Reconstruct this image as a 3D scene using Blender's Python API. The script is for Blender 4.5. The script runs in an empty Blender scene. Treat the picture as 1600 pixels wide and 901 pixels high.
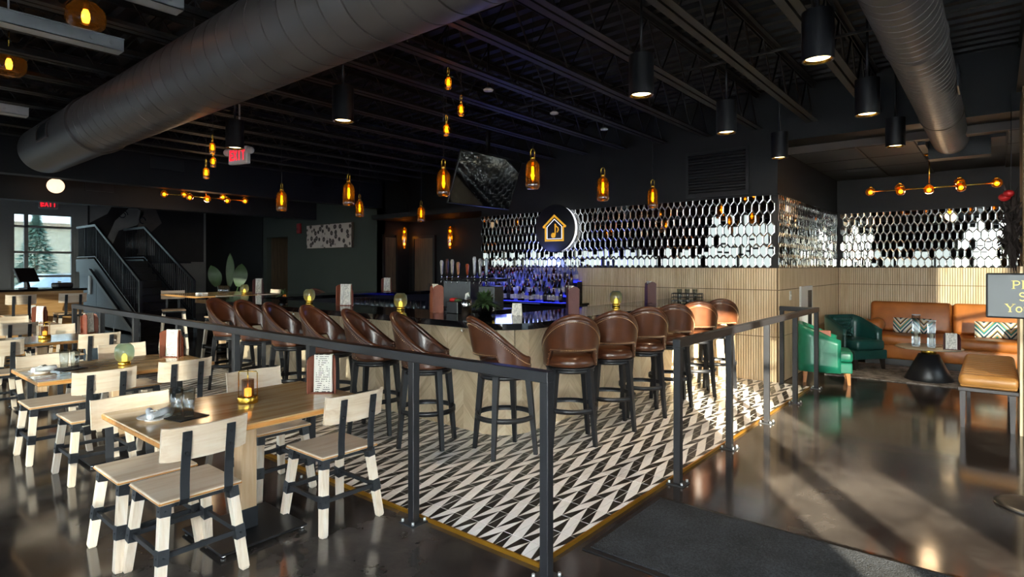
import bpy, bmesh, math, random
from mathutils import Vector, Matrix
rnd = random.Random(11)
sc = bpy.context.scene
C = sc.collection
PI = math.pi

# ------------------------------------------------------------------ camera
cd = bpy.data.cameras.new('camera')
cam = bpy.data.objects.new('camera', cd); C.objects.link(cam)
cam.location = (0, 0, 1.6)
cam.rotation_euler = (PI/2, 0, math.atan2(755, 911))
cd.sensor_width = 36; cd.lens = 911/1600*36
cd.shift_y = -34.5/1600
cd.clip_start = .05; cd.clip_end = 300
sc.camera = cam

# ------------------------------------------------------------------ sky, sun, exposure
sc.view_settings.view_transform = 'Standard'; sc.view_settings.look = 'None'
sc.view_settings.gamma = 1; sc.view_settings.use_curve_mapping = False
sc.view_settings.exposure = 2.5
w = bpy.data.worlds.new('world'); sc.world = w; w.use_nodes = True
wn = w.node_tree.nodes; wl = w.node_tree.links
bg = wn['Background']; bg.inputs['Strength'].default_value = 11.0
wtc = wn.new('ShaderNodeTexCoord'); wsp = wn.new('ShaderNodeSeparateXYZ'); wr = wn.new('ShaderNodeValToRGB')
wr.color_ramp.elements[0].position = .0; wr.color_ramp.elements[0].color = (.95, .93, .91, 1)
wr.color_ramp.elements[1].position = .7; wr.color_ramp.elements[1].color = (.62, .73, .94, 1)
wl.new(wtc.outputs['Generated'], wsp.inputs[0]); wl.new(wsp.outputs['Z'], wr.inputs['Fac']); wl.new(wr.outputs['Color'], bg.inputs['Color'])
SUNAZ = Vector((-.585, .811)); TANEL = .165
sd = bpy.data.lights.new('sun', 'SUN'); sd.energy = 11.5; sd.angle = .009; sd.color = (1, .87, .7)
so = bpy.data.objects.new('sun', sd); C.objects.link(so)
so.rotation_euler = Vector((SUNAZ.x, SUNAZ.y, -TANEL)).to_track_quat('-Z', 'Y').to_euler()
cyc = sc.cycles
cyc.max_bounces = 8; cyc.diffuse_bounces = 4; cyc.glossy_bounces = 5; cyc.transmission_bounces = 6; cyc.transparent_max_bounces = 16
cyc.caustics_reflective = False; cyc.caustics_refractive = False
cyc.sample_clamp_indirect = 6; cyc.use_denoising = True
def portal(name, loc, rot, sx, sy):
    l = bpy.data.lights.new(name, 'AREA'); l.shape = 'RECTANGLE'; l.size = sx; l.size_y = sy
    l.cycles.is_portal = True
    o = bpy.data.objects.new(name, l); C.objects.link(o); o.location = loc; o.rotation_euler = rot
portal('daylight_portal', (-10.9, -2.25, 1.3), (PI/2, 0, PI), 20, 2.6)
portal('daylight_portal', (1.3, -2.25, 1.6), (PI/2, 0, PI), 4.5, 2.9)
portal('daylight_portal', (4.2, -2.25, 1.65), (PI/2, 0, PI), 1.5, 2.9)
portal('daylight_portal', (5.05, 2, 1.65), (PI/2, 0, PI/2+PI), 8, 2.9)

# ------------------------------------------------------------------ materials
def nm(name):
    m = bpy.data.materials.new(name); m.use_nodes = True
    nt = m.node_tree; return m, nt, nt.nodes['Principled BSDF']
def rgb(h):
    h = h.lstrip('#'); c = [int(h[i:i+2], 16)/255 for i in (0, 2, 4)]
    return tuple((x/12.92 if x <= .04045 else ((x+.055)/1.055)**2.4) for x in c)+(1,)
def objvec(nt, scale=(1, 1, 1), rnd_off=True, coord='Object'):
    tc = nt.nodes.new('ShaderNodeTexCoord'); mp = nt.nodes.new('ShaderNodeMapping')
    mp.inputs['Scale'].default_value = scale
    nt.links.new(tc.outputs[coord], mp.inputs['Vector'])
    if rnd_off:
        oi = nt.nodes.new('ShaderNodeObjectInfo'); ml = nt.nodes.new('ShaderNodeMath'); ml.operation = 'MULTIPLY'; ml.inputs[1].default_value = 37
        nt.links.new(oi.outputs['Random'], ml.inputs[0]); nt.links.new(ml.outputs[0], mp.inputs['Location'])
    return mp.outputs['Vector']
def ramp(nt, fac, stops):
    r = nt.nodes.new('ShaderNodeValToRGB'); e = r.color_ramp.elements
    e[0].position, e[0].color = stops[0][0], stops[0][1]; e[1].position, e[1].color = stops[-1][0], stops[-1][1]
    for p, c in stops[1:-1]:
        x = e.new(p); x.color = c
    nt.links.new(fac, r.inputs['Fac']); return r.outputs['Color']
def noise(nt, vec, scale, detail=3, rough=.5, dist=0):
    n = nt.nodes.new('ShaderNodeTexNoise'); n.inputs['Scale'].default_value = scale; n.inputs['Detail'].default_value = detail
    n.inputs['Roughness'].default_value = rough; n.inputs['Distortion'].default_value = dist
    if vec is not None: nt.links.new(vec, n.inputs['Vector'])
    return n.outputs['Fac']
def bump(nt, bs, h, strength, dist=.01):
    b = nt.nodes.new('ShaderNodeBump'); b.inputs['Strength'].default_value = strength; b.inputs['Distance'].default_value = dist
    nt.links.new(h, b.inputs['Height']); nt.links.new(b.outputs['Normal'], bs.inputs['Normal'])
def mat(name, col, rough=.5, metal=0, var=.12, nscale=8, bmp=0, spec=.5, emit=None, es=0, coat=0):
    m, nt, b = nm(name)
    c = rgb(col) if isinstance(col, str) else tuple(col)+(1,)
    b.inputs['Roughness'].default_value = rough; b.inputs['Metallic'].default_value = metal
    b.inputs['Specular IOR Level'].default_value = spec; b.inputs['Coat Weight'].default_value = coat
    if var:
        v = objvec(nt); n = noise(nt, v, nscale)
        lo = tuple(x*(1-var) for x in c[:3])+(1,); hi = tuple(min(1, x*(1+var)) for x in c[:3])+(1,)
        nt.links.new(ramp(nt, n, [(.3, lo), (.7, hi)]), b.inputs['Base Color'])
        if bmp: bump(nt, b, noise(nt, v, nscale*12), bmp)
    else: b.inputs['Base Color'].default_value = c
    if emit:
        b.inputs['Emission Color'].default_value = rgb(emit); b.inputs['Emission Strength'].default_value = es
    return m
def wood(name, c1, c2, c3, axis=1, rough=.4, sc_=1.0, coat=0):
    m, nt, b = nm(name)
    s = [14*sc_]*3; s[axis] = .9*sc_
    v = objvec(nt, s); n = noise(nt, v, 1.6, 5, .6, .6); n2 = noise(nt, v, 7, 3, .6)
    mx = nt.nodes.new('ShaderNodeMath'); mx.operation = 'MULTIPLY_ADD'; mx.inputs[1].default_value = .3
    nt.links.new(n2, mx.inputs[0]); nt.links.new(n, mx.inputs[2])
    nt.links.new(ramp(nt, mx.outputs[0], [(.42, rgb(c1)), (.62, rgb(c2)), (.86, rgb(c3))]), b.inputs['Base Color'])
    b.inputs['Roughness'].default_value = rough; b.inputs['Coat Weight'].default_value = coat; b.inputs['Coat Roughness'].default_value = .12
    bump(nt, b, n2, .06, .004)
    return m
def thinglass(name, col, refl=.08, rough=.02, glow=0):
    m = bpy.data.materials.new(name); m.use_nodes = True; nt = m.node_tree; nt.nodes.clear()
    out = nt.nodes.new('ShaderNodeOutputMaterial'); mx = nt.nodes.new('ShaderNodeMixShader')
    t = nt.nodes.new('ShaderNodeBsdfTransparent'); g = nt.nodes.new('ShaderNodeBsdfGlossy'); lf = nt.nodes.new('ShaderNodeLayerWeight'); lf.inputs['Blend'].default_value = .5
    pw = nt.nodes.new('ShaderNodeMath'); pw.operation = 'POWER'; pw.inputs[1].default_value = 3.5; nt.links.new(lf.outputs['Facing'], pw.inputs[0])
    lw = nt.nodes.new('ShaderNodeMath'); lw.operation = 'MULTIPLY_ADD'; lw.inputs[1].default_value = .75; lw.inputs[2].default_value = refl*.6; nt.links.new(pw.outputs[0], lw.inputs[0])
    t.inputs['Color'].default_value = rgb(col); g.inputs['Roughness'].default_value = rough
    nt.links.new(lw.outputs[0], mx.inputs['Fac']); nt.links.new(t.outputs[0], mx.inputs[1]); nt.links.new(g.outputs[0], mx.inputs[2])
    last = mx.outputs[0]
    if glow:
        tr = nt.nodes.new('ShaderNodeBsdfTranslucent'); tr.inputs['Color'].default_value = rgb(col); m2 = nt.nodes.new('ShaderNodeMixShader'); m2.inputs['Fac'].default_value = glow
        nt.links.new(last, m2.inputs[1]); nt.links.new(tr.outputs[0], m2.inputs[2]); last = m2.outputs[0]
    nt.links.new(last, out.inputs['Surface']); return m

M = {}
M['black'] = mat('black_paint_steel', '#1b1b1e', .38, 0, .1, 6, .03)
M['steel'] = mat('blackened_steel', '#2e3034', .42, .2, .15, 9, .04)
M['blackwall'] = mat('black_wall_paint', '#0d0d0f', .6, 0, .08, 1.5, .02)
M['joist'] = mat('black_painted_joist', '#2a2826', .55, 0, .15, 2)
M['deck'] = mat('black_painted_deck', '#0d0c0c', .6, 0, .2, 2)
M['duct'] = mat('grey_painted_duct', '#5a5350', .42, 0, .1, 1.3, .02)
M['greenwall'] = mat('sage_green_wall_paint', '#454c43', .6, 0, .05, 1.2)
M['greywall'] = mat('grey_beige_wall_paint', '#bdb8af', .65, 0, .05, 1.2)
M['white'] = mat('white_paint', '#e6e6e2', .5, 0, .04, 2)
M['galv'] = mat('galvanised_steel', '#c3c7ca', .4, .55, .1, 6)
M['chrome'] = mat('polished_chrome', '#d8d8d8', .08, 1, 0)
M['inox'] = mat('brushed_stainless', '#6a6a6a', .38, 1, .08, 20)
M['gold'] = mat('brushed_gold_brass', '#dcae45', .25, 1, .08, 10)
M['goldtrim'] = mat('polished_gold_trim', '#cf9530', .3, .85, .06, 6)
M['mirror'] = mat('antique_mirror_glass', '#7d7e7b', .015, 1, .03, 2)
M['bevelm'] = mat('mirror_bevel', '#f4f4f0', .18, 1, 0)
M['woodseat'] = wood('pale_ash_wood', '#d6ba9a', '#e6d1b8', '#efe0cc', 1, .38)
M['woodleg'] = wood('pale_ash_leg', '#dcc6aa', '#eedcc6', '#f5eadb', 2, .45)
M['woodpost'] = wood('warm_ash_post', '#c99f74', '#ddb990', '#e8cba8', 2, .45)
M['woodtop'] = wood('oak_table_top', '#b98a55', '#d3ab78', '#e2c397', 1, .16, .8, .5)
M['woodedge'] = wood('orange_oak_edge', '#b9712e', '#d4914a', '#e0a765', 1, .4)
M['hostwood'] = wood('host_counter_oak', '#8a6337', '#b18450', '#c49a66', 1, .45)
M['slat'] = wood('oak_slat', '#c0a27a', '#d8bf99', '#e6d2b1', 2, .5)
M['slatback'] = mat('slat_backing_brown', '#6d5639', .7, 0, .1, 3)
M['doorwood'] = wood('brown_door_wood', '#4b3c33', '#62513f', '#6f5d4b', 2, .5)
M['leather'] = mat('chestnut_leather', '#54301d', .3, 0, .16, 9, .05, .5, coat=.25)
M['stitch'] = mat('tan_stitching', '#cfae86', .6, 0, 0)
M['orangelea'] = mat('tan_orange_leather', '#b3682b', .36, 0, .15, 5, .08)
M['greenlea'] = mat('emerald_leather', '#1f7a5e', .3, 0, .1, 4, .05)
M['darkgreenlea'] = mat('dark_teal_leather', '#1c4a45', .28, 0, .12, 4, .05)
M['benchlea'] = mat('camel_bench_leather', '#a06f38', .38, 0, .12, 5, .05)
M['orangeleg'] = wood('orange_wood_leg', '#a85c1e', '#c87a30', '#d68f45', 2, .4)
M['darkleg'] = mat('dark_wood_leg', '#241a16', .4, 0, .1, 5)
M['countertop'] = mat('polished_black_stone', '#111114', .05, 0, .2, 4, 0, .6)
M['barcore'] = mat('bar_core_dark', '#1d1a18', .6, 0, .1, 3)
M['tilew'] = mat('white_cement_tile', '#f9f4f0', .28, 0, .05, 3)
M['tileb'] = mat('black_cement_tile', '#27231f', .28, 0, .15, 3)
M['grout'] = mat('grey_grout', '#6d665e', .8, 0, .1, 20)
M['paper'] = mat('white_paper', '#efece4', .7, 0, .03, 4)
M['napkin'] = mat('white_linen', '#eef0f2', .8, 0, .04, 20, .1)
M['plate'] = mat('white_porcelain', '#f3f2ee', .15, 0, 0)
M['menulea'] = mat('reddish_brown_menu_leather', '#8a4a34', .5, 0, .12, 8, .06)
M['menudark'] = mat('maroon_menu_leather', '#5c2f2c', .5, 0, .1, 8, .06)
M['darkplastic'] = mat('matt_black_plastic', '#17171a', .4, 0, .1, 8)
M['glass'] = thinglass('clear_glass', '#f0f4f5', .16)
M['pane'] = thinglass('window_glass', '#f6faf8', .06)
M['panewest'] = thinglass('sun_dimming_window_glass', '#8b9091', .06); M['panesofa'] = thinglass('half_sun_dimming_window_glass', '#9ea4a5', .06); M['paneend'] = thinglass('view_dimming_entrance_glass', '#737d80', .06)  # tints added to weaken the sun and tone down the outside view
M['signgold'] = mat('lit_gold_sign_line', '#e0a834', .4, .3, 0, emit='#d9a02c', es=.15)
M['greenglass'] = thinglass('pale_green_ribbed_glass', '#c4e0d8', .14, .05, .35)
M['amber'] = thinglass('amber_bottle_glass', '#b07a22', .3, .03, .07)
M['smoky'] = thinglass('smoked_amber_globe', '#b0937a', .1, .02, .04)
M['filament'] = mat('glowing_filament', '#ffb23c', .5, 0, 0, emit='#ffab2e', es=4.5)
M['flame'] = mat('candle_glow', '#ffc55c', .5, 0, 0, emit='#ffb84a', es=.9)
M['opal'] = mat('lit_opal_glass', '#ffe2c0', .4, 0, 0, emit='#ffd3a6', es=.35)
M['lampdisc'] = mat('lit_downlight_lens', '#ffe6b8', .4, 0, 0, emit='#ffd99a', es=2)
M['rimlight'] = mat('white_sign_halo', '#ffffff', .5, 0, 0, emit='#f2f6ff', es=.2)
M['blueled'] = mat('blue_led_shelf', '#3b4bff', .4, 0, 0, emit='#2a33ff', es=.4)
M['redlit'] = mat('lit_red_letters', '#ff2b3b', .5, 0, 0, emit='#ff2030', es=.3)
M['red'] = mat('red_plastic', '#c31f22', .4, 0, .05, 5)
M['leafg'] = mat('green_leaf', '#3a5230', .45, 0, .25, 6)
M['leafd'] = mat('dark_green_leaf', '#3d5530', .5, 0, .3, 10)
M['dried'] = mat('dried_brown_foliage', '#2b211c', .8, 0, .3, 10)
M['grey'] = mat('blue_grey_panel', '#1a1f26', .45, 0, .08, 2)
M['asphalt'] = mat('asphalt', '#8b8a88', .9, 0, .15, 1)
M['carpaint'] = mat('silver_car_paint', '#bcc4cc', .25, .3, .03, 3)
M['spruce'] = mat('blue_spruce_needles', '#6f8a78', .8, 0, .3, 5)
M['bark'] = mat('pale_bare_branches', '#a58d76', .8, 0, .2, 8)
M['tan'] = mat('tan_facade', '#b9ab94', .8, 0, .06, 1)
M['taupe'] = mat('taupe_ceiling_edge', '#5b5049', .6, 0, .06, 3)
M['candle'] = mat('ivory_wax', '#f0e2c4', .5, 0, .03, 5)
M['tealcloth'] = mat('teal_print_cloth', '#1f6f72', .8, 0, .1, 30)
M['marble'] = mat('travertine_top', '#b7a68c', .2, 0, .15, 5)
# ---- special materials
def m_floor():
    m, nt, b = nm('polished_dark_concrete'); v = objvec(nt, rnd_off=False)
    n = noise(nt, v, .45, 5, .55, 1.0); n2 = noise(nt, v, 5, 5, .7, .5)
    a = nt.nodes.new('ShaderNodeMath'); a.operation = 'MULTIPLY_ADD'; a.inputs[1].default_value = .22
    nt.links.new(n2, a.inputs[0]); nt.links.new(n, a.inputs[2])
    nt.links.new(ramp(nt, a.outputs[0], [(.34, rgb('#161312')), (.6, rgb('#302a27')), (.86, rgb('#6a625c'))]), b.inputs['Base Color'])
    b.inputs['Specular IOR Level'].default_value = .75
    r = nt.nodes.new('ShaderNodeMapRange'); r.inputs['To Min'].default_value = .06; r.inputs['To Max'].default_value = .17
    nt.links.new(n, r.inputs['Value']); nt.links.new(r.outputs[0], b.inputs['Roughness'])
    bump(nt, b, noise(nt, v, 2.2, 3), .05, .02); return m
M['concrete'] = m_floor()
def m_chevron():
    m, nt, b = nm('chevron_oak_veneer'); N = nt.nodes; L = nt.links
    tc = N.new('ShaderNodeTexCoord'); sp = N.new('ShaderNodeSeparateXYZ'); L.new(tc.outputs['Object'], sp.inputs[0])
    def op(o, a, b_=None):
        n = N.new('ShaderNodeMath'); n.operation = o
        for i, x in enumerate((a, b_)):
            if x is None: continue
            if isinstance(x, (int, float)): n.inputs[i].default_value = x
            else: L.new(x, n.inputs[i])
        return n.outputs[0]
    ax = op('ABSOLUTE', sp.outputs['X']); s = op('ADD', sp.outputs['Z'], ax); t = op('SUBTRACT', sp.outputs['Z'], ax)
    band = op('FLOOR', op('MULTIPLY', s, 7.5)); oi = N.new('ShaderNodeObjectInfo')
    side = op('SIGN', sp.outputs['X'])
    cb = N.new('ShaderNodeCombineXYZ'); L.new(op('MULTIPLY', s, 26), cb.inputs[0]); L.new(op('MULTIPLY', t, 2.2), cb.inputs[1])
    L.new(op('ADD', op('MULTIPLY', oi.outputs['Random'], 50), op('ADD', op('MULTIPLY', side, 3.3), op('MULTIPLY', band, 1.7))), cb.inputs[2])
    g = noise(nt, cb.outputs[0], 1.0, 5, .6, .8)
    cb2 = N.new('ShaderNodeCombineXYZ'); L.new(band, cb2.inputs[0]); L.new(side, cb2.inputs[1]); L.new(op('MULTIPLY', oi.outputs['Random'], 9), cb2.inputs[2])
    wn_ = N.new('ShaderNodeTexWhiteNoise'); L.new(cb2.outputs[0], wn_.inputs['Vector'])
    f = op('ADD', op('MULTIPLY', g, .75), op('MULTIPLY', wn_.outputs['Value'], .28))
    L.new(ramp(nt, f, [(.25, rgb('#bfa47f')), (.5, rgb('#dcc5a2')), (.8, rgb('#ead8bb'))]), b.inputs['Base Color'])
    b.inputs['Roughness'].default_value = .45; return m
M['chevron'] = m_chevron()
def m_carpet(name, c1, c2, scale, bm_=.6):
    m, nt, b = nm(name); v = objvec(nt, rnd_off=False); n1 = noise(nt, v, scale, 4, .7); n2 = noise(nt, v, scale*.06, 3, .6)
    ad = nt.nodes.new('ShaderNodeMath'); ad.operation = 'MULTIPLY_ADD'; ad.inputs[1].default_value = .45; nt.links.new(n2, ad.inputs[0]); nt.links.new(n1, ad.inputs[2]); n = ad.outputs[0]
    nt.links.new(ramp(nt, n, [(.62, rgb(c1)), (.9, rgb(c2))]), b.inputs['Base Color']); b.inputs['Roughness'].default_value = .95
    bump(nt, b, noise(nt, v, scale*2, 2), bm_, .02); return m
M['carpet'] = m_carpet('charcoal_entrance_carpet', '#050506', '#34363c', 70, 1.0)
M['rug'] = m_carpet('grey_faded_rug', '#5a524c', '#b0a69d', 6, .2)
def m_menu():
    m, nt, b = nm('printed_menu_page'); N = nt.nodes; L = nt.links
    tc = N.new('ShaderNodeTexCoord'); sp = N.new('ShaderNodeSeparateXYZ'); L.new(tc.outputs['Object'], sp.inputs[0])
    def op(o, a, b_):
        n = N.new('ShaderNodeMath'); n.operation = o
        for i, x in enumerate((a, b_)):
            if isinstance(x, (int, float)): n.inputs[i].default_value = x
            else: L.new(x, n.inputs[i])
        return n.outputs[0]
    row = op('FRACT', op('MULTIPLY', sp.outputs['Z'], 85), 0); line = op('LESS_THAN', row, .32)
    mp = N.new('ShaderNodeMapping'); mp.inputs['Scale'].default_value = (90, 90, 30); L.new(tc.outputs['Object'], mp.inputs[0])
    n = op('GREATER_THAN', noise(nt, mp.outputs[0], 1, 1), .5)
    mid = op('LESS_THAN', op('ABSOLUTE', sp.outputs['X'], 0), .042)
    k = op('MULTIPLY', op('MULTIPLY', line, n), mid)
    L.new(ramp(nt, k, [(0, rgb('#efece2')), (1, rgb('#5a5650'))]), b.inputs['Base Color']); b.inputs['Roughness'].default_value = .7; return m
M['menupage'] = m_menu()
def m_art():
    m, nt, b = nm('floral_print_canvas'); v = objvec(nt, (1, 1, 1), False)
    vo = nt.nodes.new('ShaderNodeTexVoronoi'); vo.inputs['Scale'].default_value = 6.5; nt.links.new(v, vo.inputs['Vector'])
    n = noise(nt, v, 38, 4, .7); mu = nt.nodes.new('ShaderNodeMath'); mu.operation = 'MULTIPLY_ADD'; mu.inputs[1].default_value = .38
    nt.links.new(n, mu.inputs[0]); nt.links.new(vo.outputs['Distance'], mu.inputs[2])
    nt.links.new(ramp(nt, mu.outputs[0], [(.3, rgb('#8d7d72')), (.42, rgb('#453a36')), (.56, rgb('#574a44')), (.62, rgb('#dccbbd')), (.7, rgb('#e6d8cb'))]), b.inputs['Base Color'])
    b.inputs['Roughness'].default_value = .7; return m
M['art'] = m_art()
def m_pillow():
    m, nt, b = nm('chevron_striped_cloth'); N = nt.nodes; L = nt.links
    tc = N.new('ShaderNodeTexCoord'); sp = N.new('ShaderNodeSeparateXYZ'); L.new(tc.outputs['Object'], sp.inputs[0])
    def op(o, a, b_=0):
        n = N.new('ShaderNodeMath'); n.operation = o
        for i, x in enumerate((a, b_)):
            if isinstance(x, (int, float)): n.inputs[i].default_value = x
            else: L.new(x, n.inputs[i])
        return n.outputs[0]
    px = op('PINGPONG', sp.outputs['X'], .16)
    s = op('ADD', op('MULTIPLY', px, 1.0), op('MULTIPLY', sp.outputs['Z'], .8))
    f = op('FRACT', op('MULTIPLY', s, 5.2))
    r = N.new('ShaderNodeValToRGB'); r.color_ramp.interpolation = 'CONSTANT'; e = r.color_ramp.elements
    st = [(0, '#e9e2d2'), (.2, '#1d4a58'), (.34, '#e9e2d2'), (.46, '#2f8a86'), (.6, '#c9a46a'), (.7, '#e9e2d2'), (.82, '#23252b'), (.92, '#b99a63')]
    e[0].position = 0; e[0].color = rgb(st[0][1]); e[1].position = .2; e[1].color = rgb(st[1][1])
    for p, c in st[2:]:
        x = e.new(p); x.color = rgb(c)
    L.new(f, r.inputs['Fac']); L.new(r.outputs['Color'], b.inputs['Base Color']); b.inputs['Roughness'].default_value = .85; return m
M['pillow'] = m_pillow()

# ------------------------------------------------------------------ mesh helpers
class MB:
    def __init__(s): s.v = []; s.f = []; s.mi = []; s.sm = []
    def add(s, vs, fs, m=0, smooth=False, X=None):
        o = len(s.v)
        for p in vs:
            p = Vector(p); s.v.append(tuple(X @ p) if X else tuple(p))
        for f in fs:
            s.f.append([i+o for i in f]); s.mi.append(m); s.sm.append(smooth)
        return s
    def box(s, x0, x1, y0, y1, z0, z1, m=0, X=None):
        return s.add([(x0, y0, z0), (x1, y0, z0), (x1, y1, z0), (x0, y1, z0), (x0, y0, z1), (x1, y0, z1), (x1, y1, z1), (x0, y1, z1)],
                     [(3, 2, 1, 0), (4, 5, 6, 7), (0, 1, 5, 4), (1, 2, 6, 5), (2, 3, 7, 6), (3, 0, 4, 7)], m, False, X)
    def rbox(s, x0, x1, y0, y1, z0, z1, b=.01, seg=2, m=0, X=None, smooth=False):
        bm = bmesh.new(); bmesh.ops.create_cube(bm, size=1)
        for v in bm.verts: v.co = ((x0+x1)/2+v.co.x*(x1-x0), (y0+y1)/2+v.co.y*(y1-y0), (z0+z1)/2+v.co.z*(z1-z0))
        bmesh.ops.bevel(bm, geom=bm.edges[:], offset=b, segments=seg, affect='EDGES', profile=.5)
        bm.verts.index_update()
        s.add([v.co.copy() for v in bm.verts], [[v.index for v in f.verts] for f in bm.faces], m, smooth, X); bm.free(); return s
    def beam(s, p0, p1, w, h, w1=None, h1=None, m=0, up=(0, 0, 1), X=None):
        p0 = Vector(p0); p1 = Vector(p1); d = (p1-p0).normalized(); u = Vector(up)
        if abs(d.dot(u)) > .98: u = Vector((0, 1, 0))
        r = d.cross(u).normalized(); u = r.cross(d).normalized()
        w1 = w if w1 is None else w1; h1 = h if h1 is None else h1; vs = []
        for p, a, b in ((p0, w, h), (p1, w1, h1)):
            for sx, sz in ((-1, -1), (1, -1), (1, 1), (-1, 1)): vs.append(p+r*(sx*a/2)+u*(sz*b/2))
        return s.add(vs, [(3, 2, 1, 0), (4, 5, 6, 7), (0, 1, 5, 4), (1, 2, 6, 5), (2, 3, 7, 6), (3, 0, 4, 7)], m, False, X)
    def lathe(s, prof, n=24, c=(0, 0, 0), m=0, smooth=True, a0=0, X=None, cap=True, split=False):
        if split:
            for i in range(len(prof)-1): s.lathe(prof[i:i+2], n, c, m, smooth, a0, X, False)
            return s
        vs = []; fs = []
        for r, z in prof:
            for k in range(n):
                a = a0+2*PI*k/n; vs.append((c[0]+r*math.cos(a), c[1]+r*math.sin(a), c[2]+z))
        for i in range(len(prof)-1):
            for k in range(n):
                fs.append((i*n+k, i*n+(k+1) % n, (i+1)*n+(k+1) % n, (i+1)*n+k))
        s.add(vs, fs, m, smooth, X)
        if cap:
            o = len(s.v)-len(vs)
            if prof[0][0] > 1e-4: s.f.append([o+k for k in range(n)][::-1]); s.mi.append(m); s.sm.append(False)
            if prof[-1][0] > 1e-4: s.f.append([o+(len(prof)-1)*n+k for k in range(n)]); s.mi.append(m); s.sm.append(False)
        return s
    def cyl(s, p0, p1, r0, r1=None, n=12, m=0, smooth=True):
        p0 = Vector(p0); p1 = Vector(p1); d = p1-p0; q = Vector((0, 0, 1)).rotation_difference(d.normalized())
        X = Matrix.Translation(p0) @ q.to_matrix().to_4x4(); r1 = r0 if r1 is None else r1
        return s.lathe([(r0, 0), (r1, d.length)], n, m=m, smooth=smooth, X=X)
    def tube(s, pts, r, n=8, closed=False, m=0, flat=None):
        pts = [Vector(p) for p in pts]; N = len(pts); vs = []; fs = []
        for i, p in enumerate(pts):
            a = pts[(i-1) % N] if (closed or i > 0) else p; b = pts[(i+1) % N] if (closed or i < N-1) else p
            d = (b-a).normalized(); u = Vector((0, 0, 1))
            if abs(d.dot(u)) > .95: u = Vector((0, 1, 0))
            x = d.cross(u).normalized(); y = x.cross(d).normalized()
            if flat:
                for sx, sy in ((-1, -1), (1, -1), (1, 1), (-1, 1)): vs.append(p+x*(sx*flat[0]/2)+y*(sy*flat[1]/2))
            else:
                for k in range(n): t = 2*PI*k/n; vs.append(p+x*(r*math.cos(t))+y*(r*math.sin(t)))
        if flat: n = 4
        for i in range(N if closed else N-1):
            j = (i+1) % N
            for k in range(n): fs.append((i*n+k, i*n+(k+1) % n, j*n+(k+1) % n, j*n+k))
        if not closed: fs.append(list(range(n))[::-1]); fs.append([(N-1)*n+k for k in range(n)])
        return s.add(vs, fs, m, not flat)
    def prism(s, poly, z0, z1, m=0, X=None):
        n = len(poly); vs = [(x, y, z0) for x, y in poly]+[(x, y, z1) for x, y in poly]
        fs = [list(range(n))[::-1], list(range(n, 2*n))]+[(i, (i+1) % n, n+(i+1) % n, n+i) for i in range(n)]
        return s.add(vs, fs, m, False, X)
    def ball(s, c, r, sz=1, n=16, k=10, m=0, X=None):
        prof = [(max(1e-4, r*math.sin(PI*i/k)), -r*sz*math.cos(PI*i/k)) for i in range(k+1)]
        return s.lathe(prof, n, c, m, True, 0, X, cap=False)
    def mesh(s, name):
        me = bpy.data.meshes.new(name); me.from_pydata(s.v, [], s.f); me.update()
        me.polygons.foreach_set('material_index', s.mi); me.polygons.foreach_set('use_smooth', s.sm); return me
    def build(s, name, mats, parent=None, loc=None, rz=0):
        me = s.mesh(name)
        for k in (mats if isinstance(mats, (list, tuple)) else [mats]): me.materials.append(M[k])
        return link(name, me, parent, loc, rz)
def link(name, me, parent=None, loc=None, rz=0):
    o = bpy.data.objects.new(name, me); C.objects.link(o)
    if parent: o.parent = parent
    if loc is not None: o.location = loc
    if rz: o.rotation_euler = (0, 0, rz)
    return o
def tag(o, label=None, cat=None, group=None, kind=None):
    if label: o['label'] = label
    if cat: o['category'] = cat
    if group: o['group'] = group
    if kind: o['kind'] = kind
    return o
def thing(name, label, cat, loc=(0, 0, 0), rz=0, group=None):
    o = bpy.data.objects.new(name, None); C.objects.link(o); o.location = loc; o.rotation_euler = (0, 0, rz)
    o.empty_display_size = .1
    return tag(o, label, cat, group)
def dup(root, loc, rz, label=None, group=None):
    r = root.copy(); C.objects.link(r); r.location = loc; r.rotation_euler = (0, 0, rz)
    tag(r, label, None, group)
    for ch in root.children:
        c = ch.copy(); C.objects.link(c); c.parent = r
        for g in ch.children:
            d = g.copy(); C.objects.link(d); d.parent = c
    return r
def struct(name, mb, mats, label=None, parent=None):
    o = mb.build(name, mats, parent)
    if not parent: o['kind'] = 'structure'
    if label: o['label'] = label
    return o
def smooth_arc(cx, cy, r, a0, a1, n):
    return [(cx+r*math.cos(a0+(a1-a0)*i/n), cy+r*math.sin(a0+(a1-a0)*i/n)) for i in range(n+1)]
def ribbon(mb, pts, wd, th, m=0, closed=False, X=None):
    """flat stroke in the local x-z plane, extruded to y = -th"""
    N = len(pts); L_, R_ = [], []
    for i, p in enumerate(pts):
        p = Vector(p); a = Vector(pts[(i-1) % N]) if (closed or i > 0) else p; b = Vector(pts[(i+1) % N]) if (closed or i < N-1) else p
        d1 = (p-a).normalized() if (p-a).length else (b-p).normalized(); d2 = (b-p).normalized() if (b-p).length else d1
        d = (d1+d2).normalized(); n = Vector((-d.y, d.x)); k = 1/max(.4, n.dot(Vector((-d1.y, d1.x))))
        ww = wd[i] if isinstance(wd, (list, tuple)) else wd
        L_.append(p+n*ww/2*k); R_.append(p-n*ww/2*k)
    vs = []
    for y in (0, -th):
        for p in L_: vs.append((p.x, y, p.y))
        for p in R_: vs.append((p.x, y, p.y))
    fs = []; T = 2*N
    for i in range(N if closed else N-1):
        j = (i+1) % N
        fs += [(T+i, T+j, T+N+j, T+N+i), (i, i+N, j+N, j), (i, j, T+j, T+i), (N+j, N+i, T+N+i, T+N+j)]
    if not closed: fs += [(0, T, T+N, N), (N-1, 2*N-1, T+2*N-1, T+N-1)]
    return mb.add(vs, fs, m, False, X)
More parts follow.
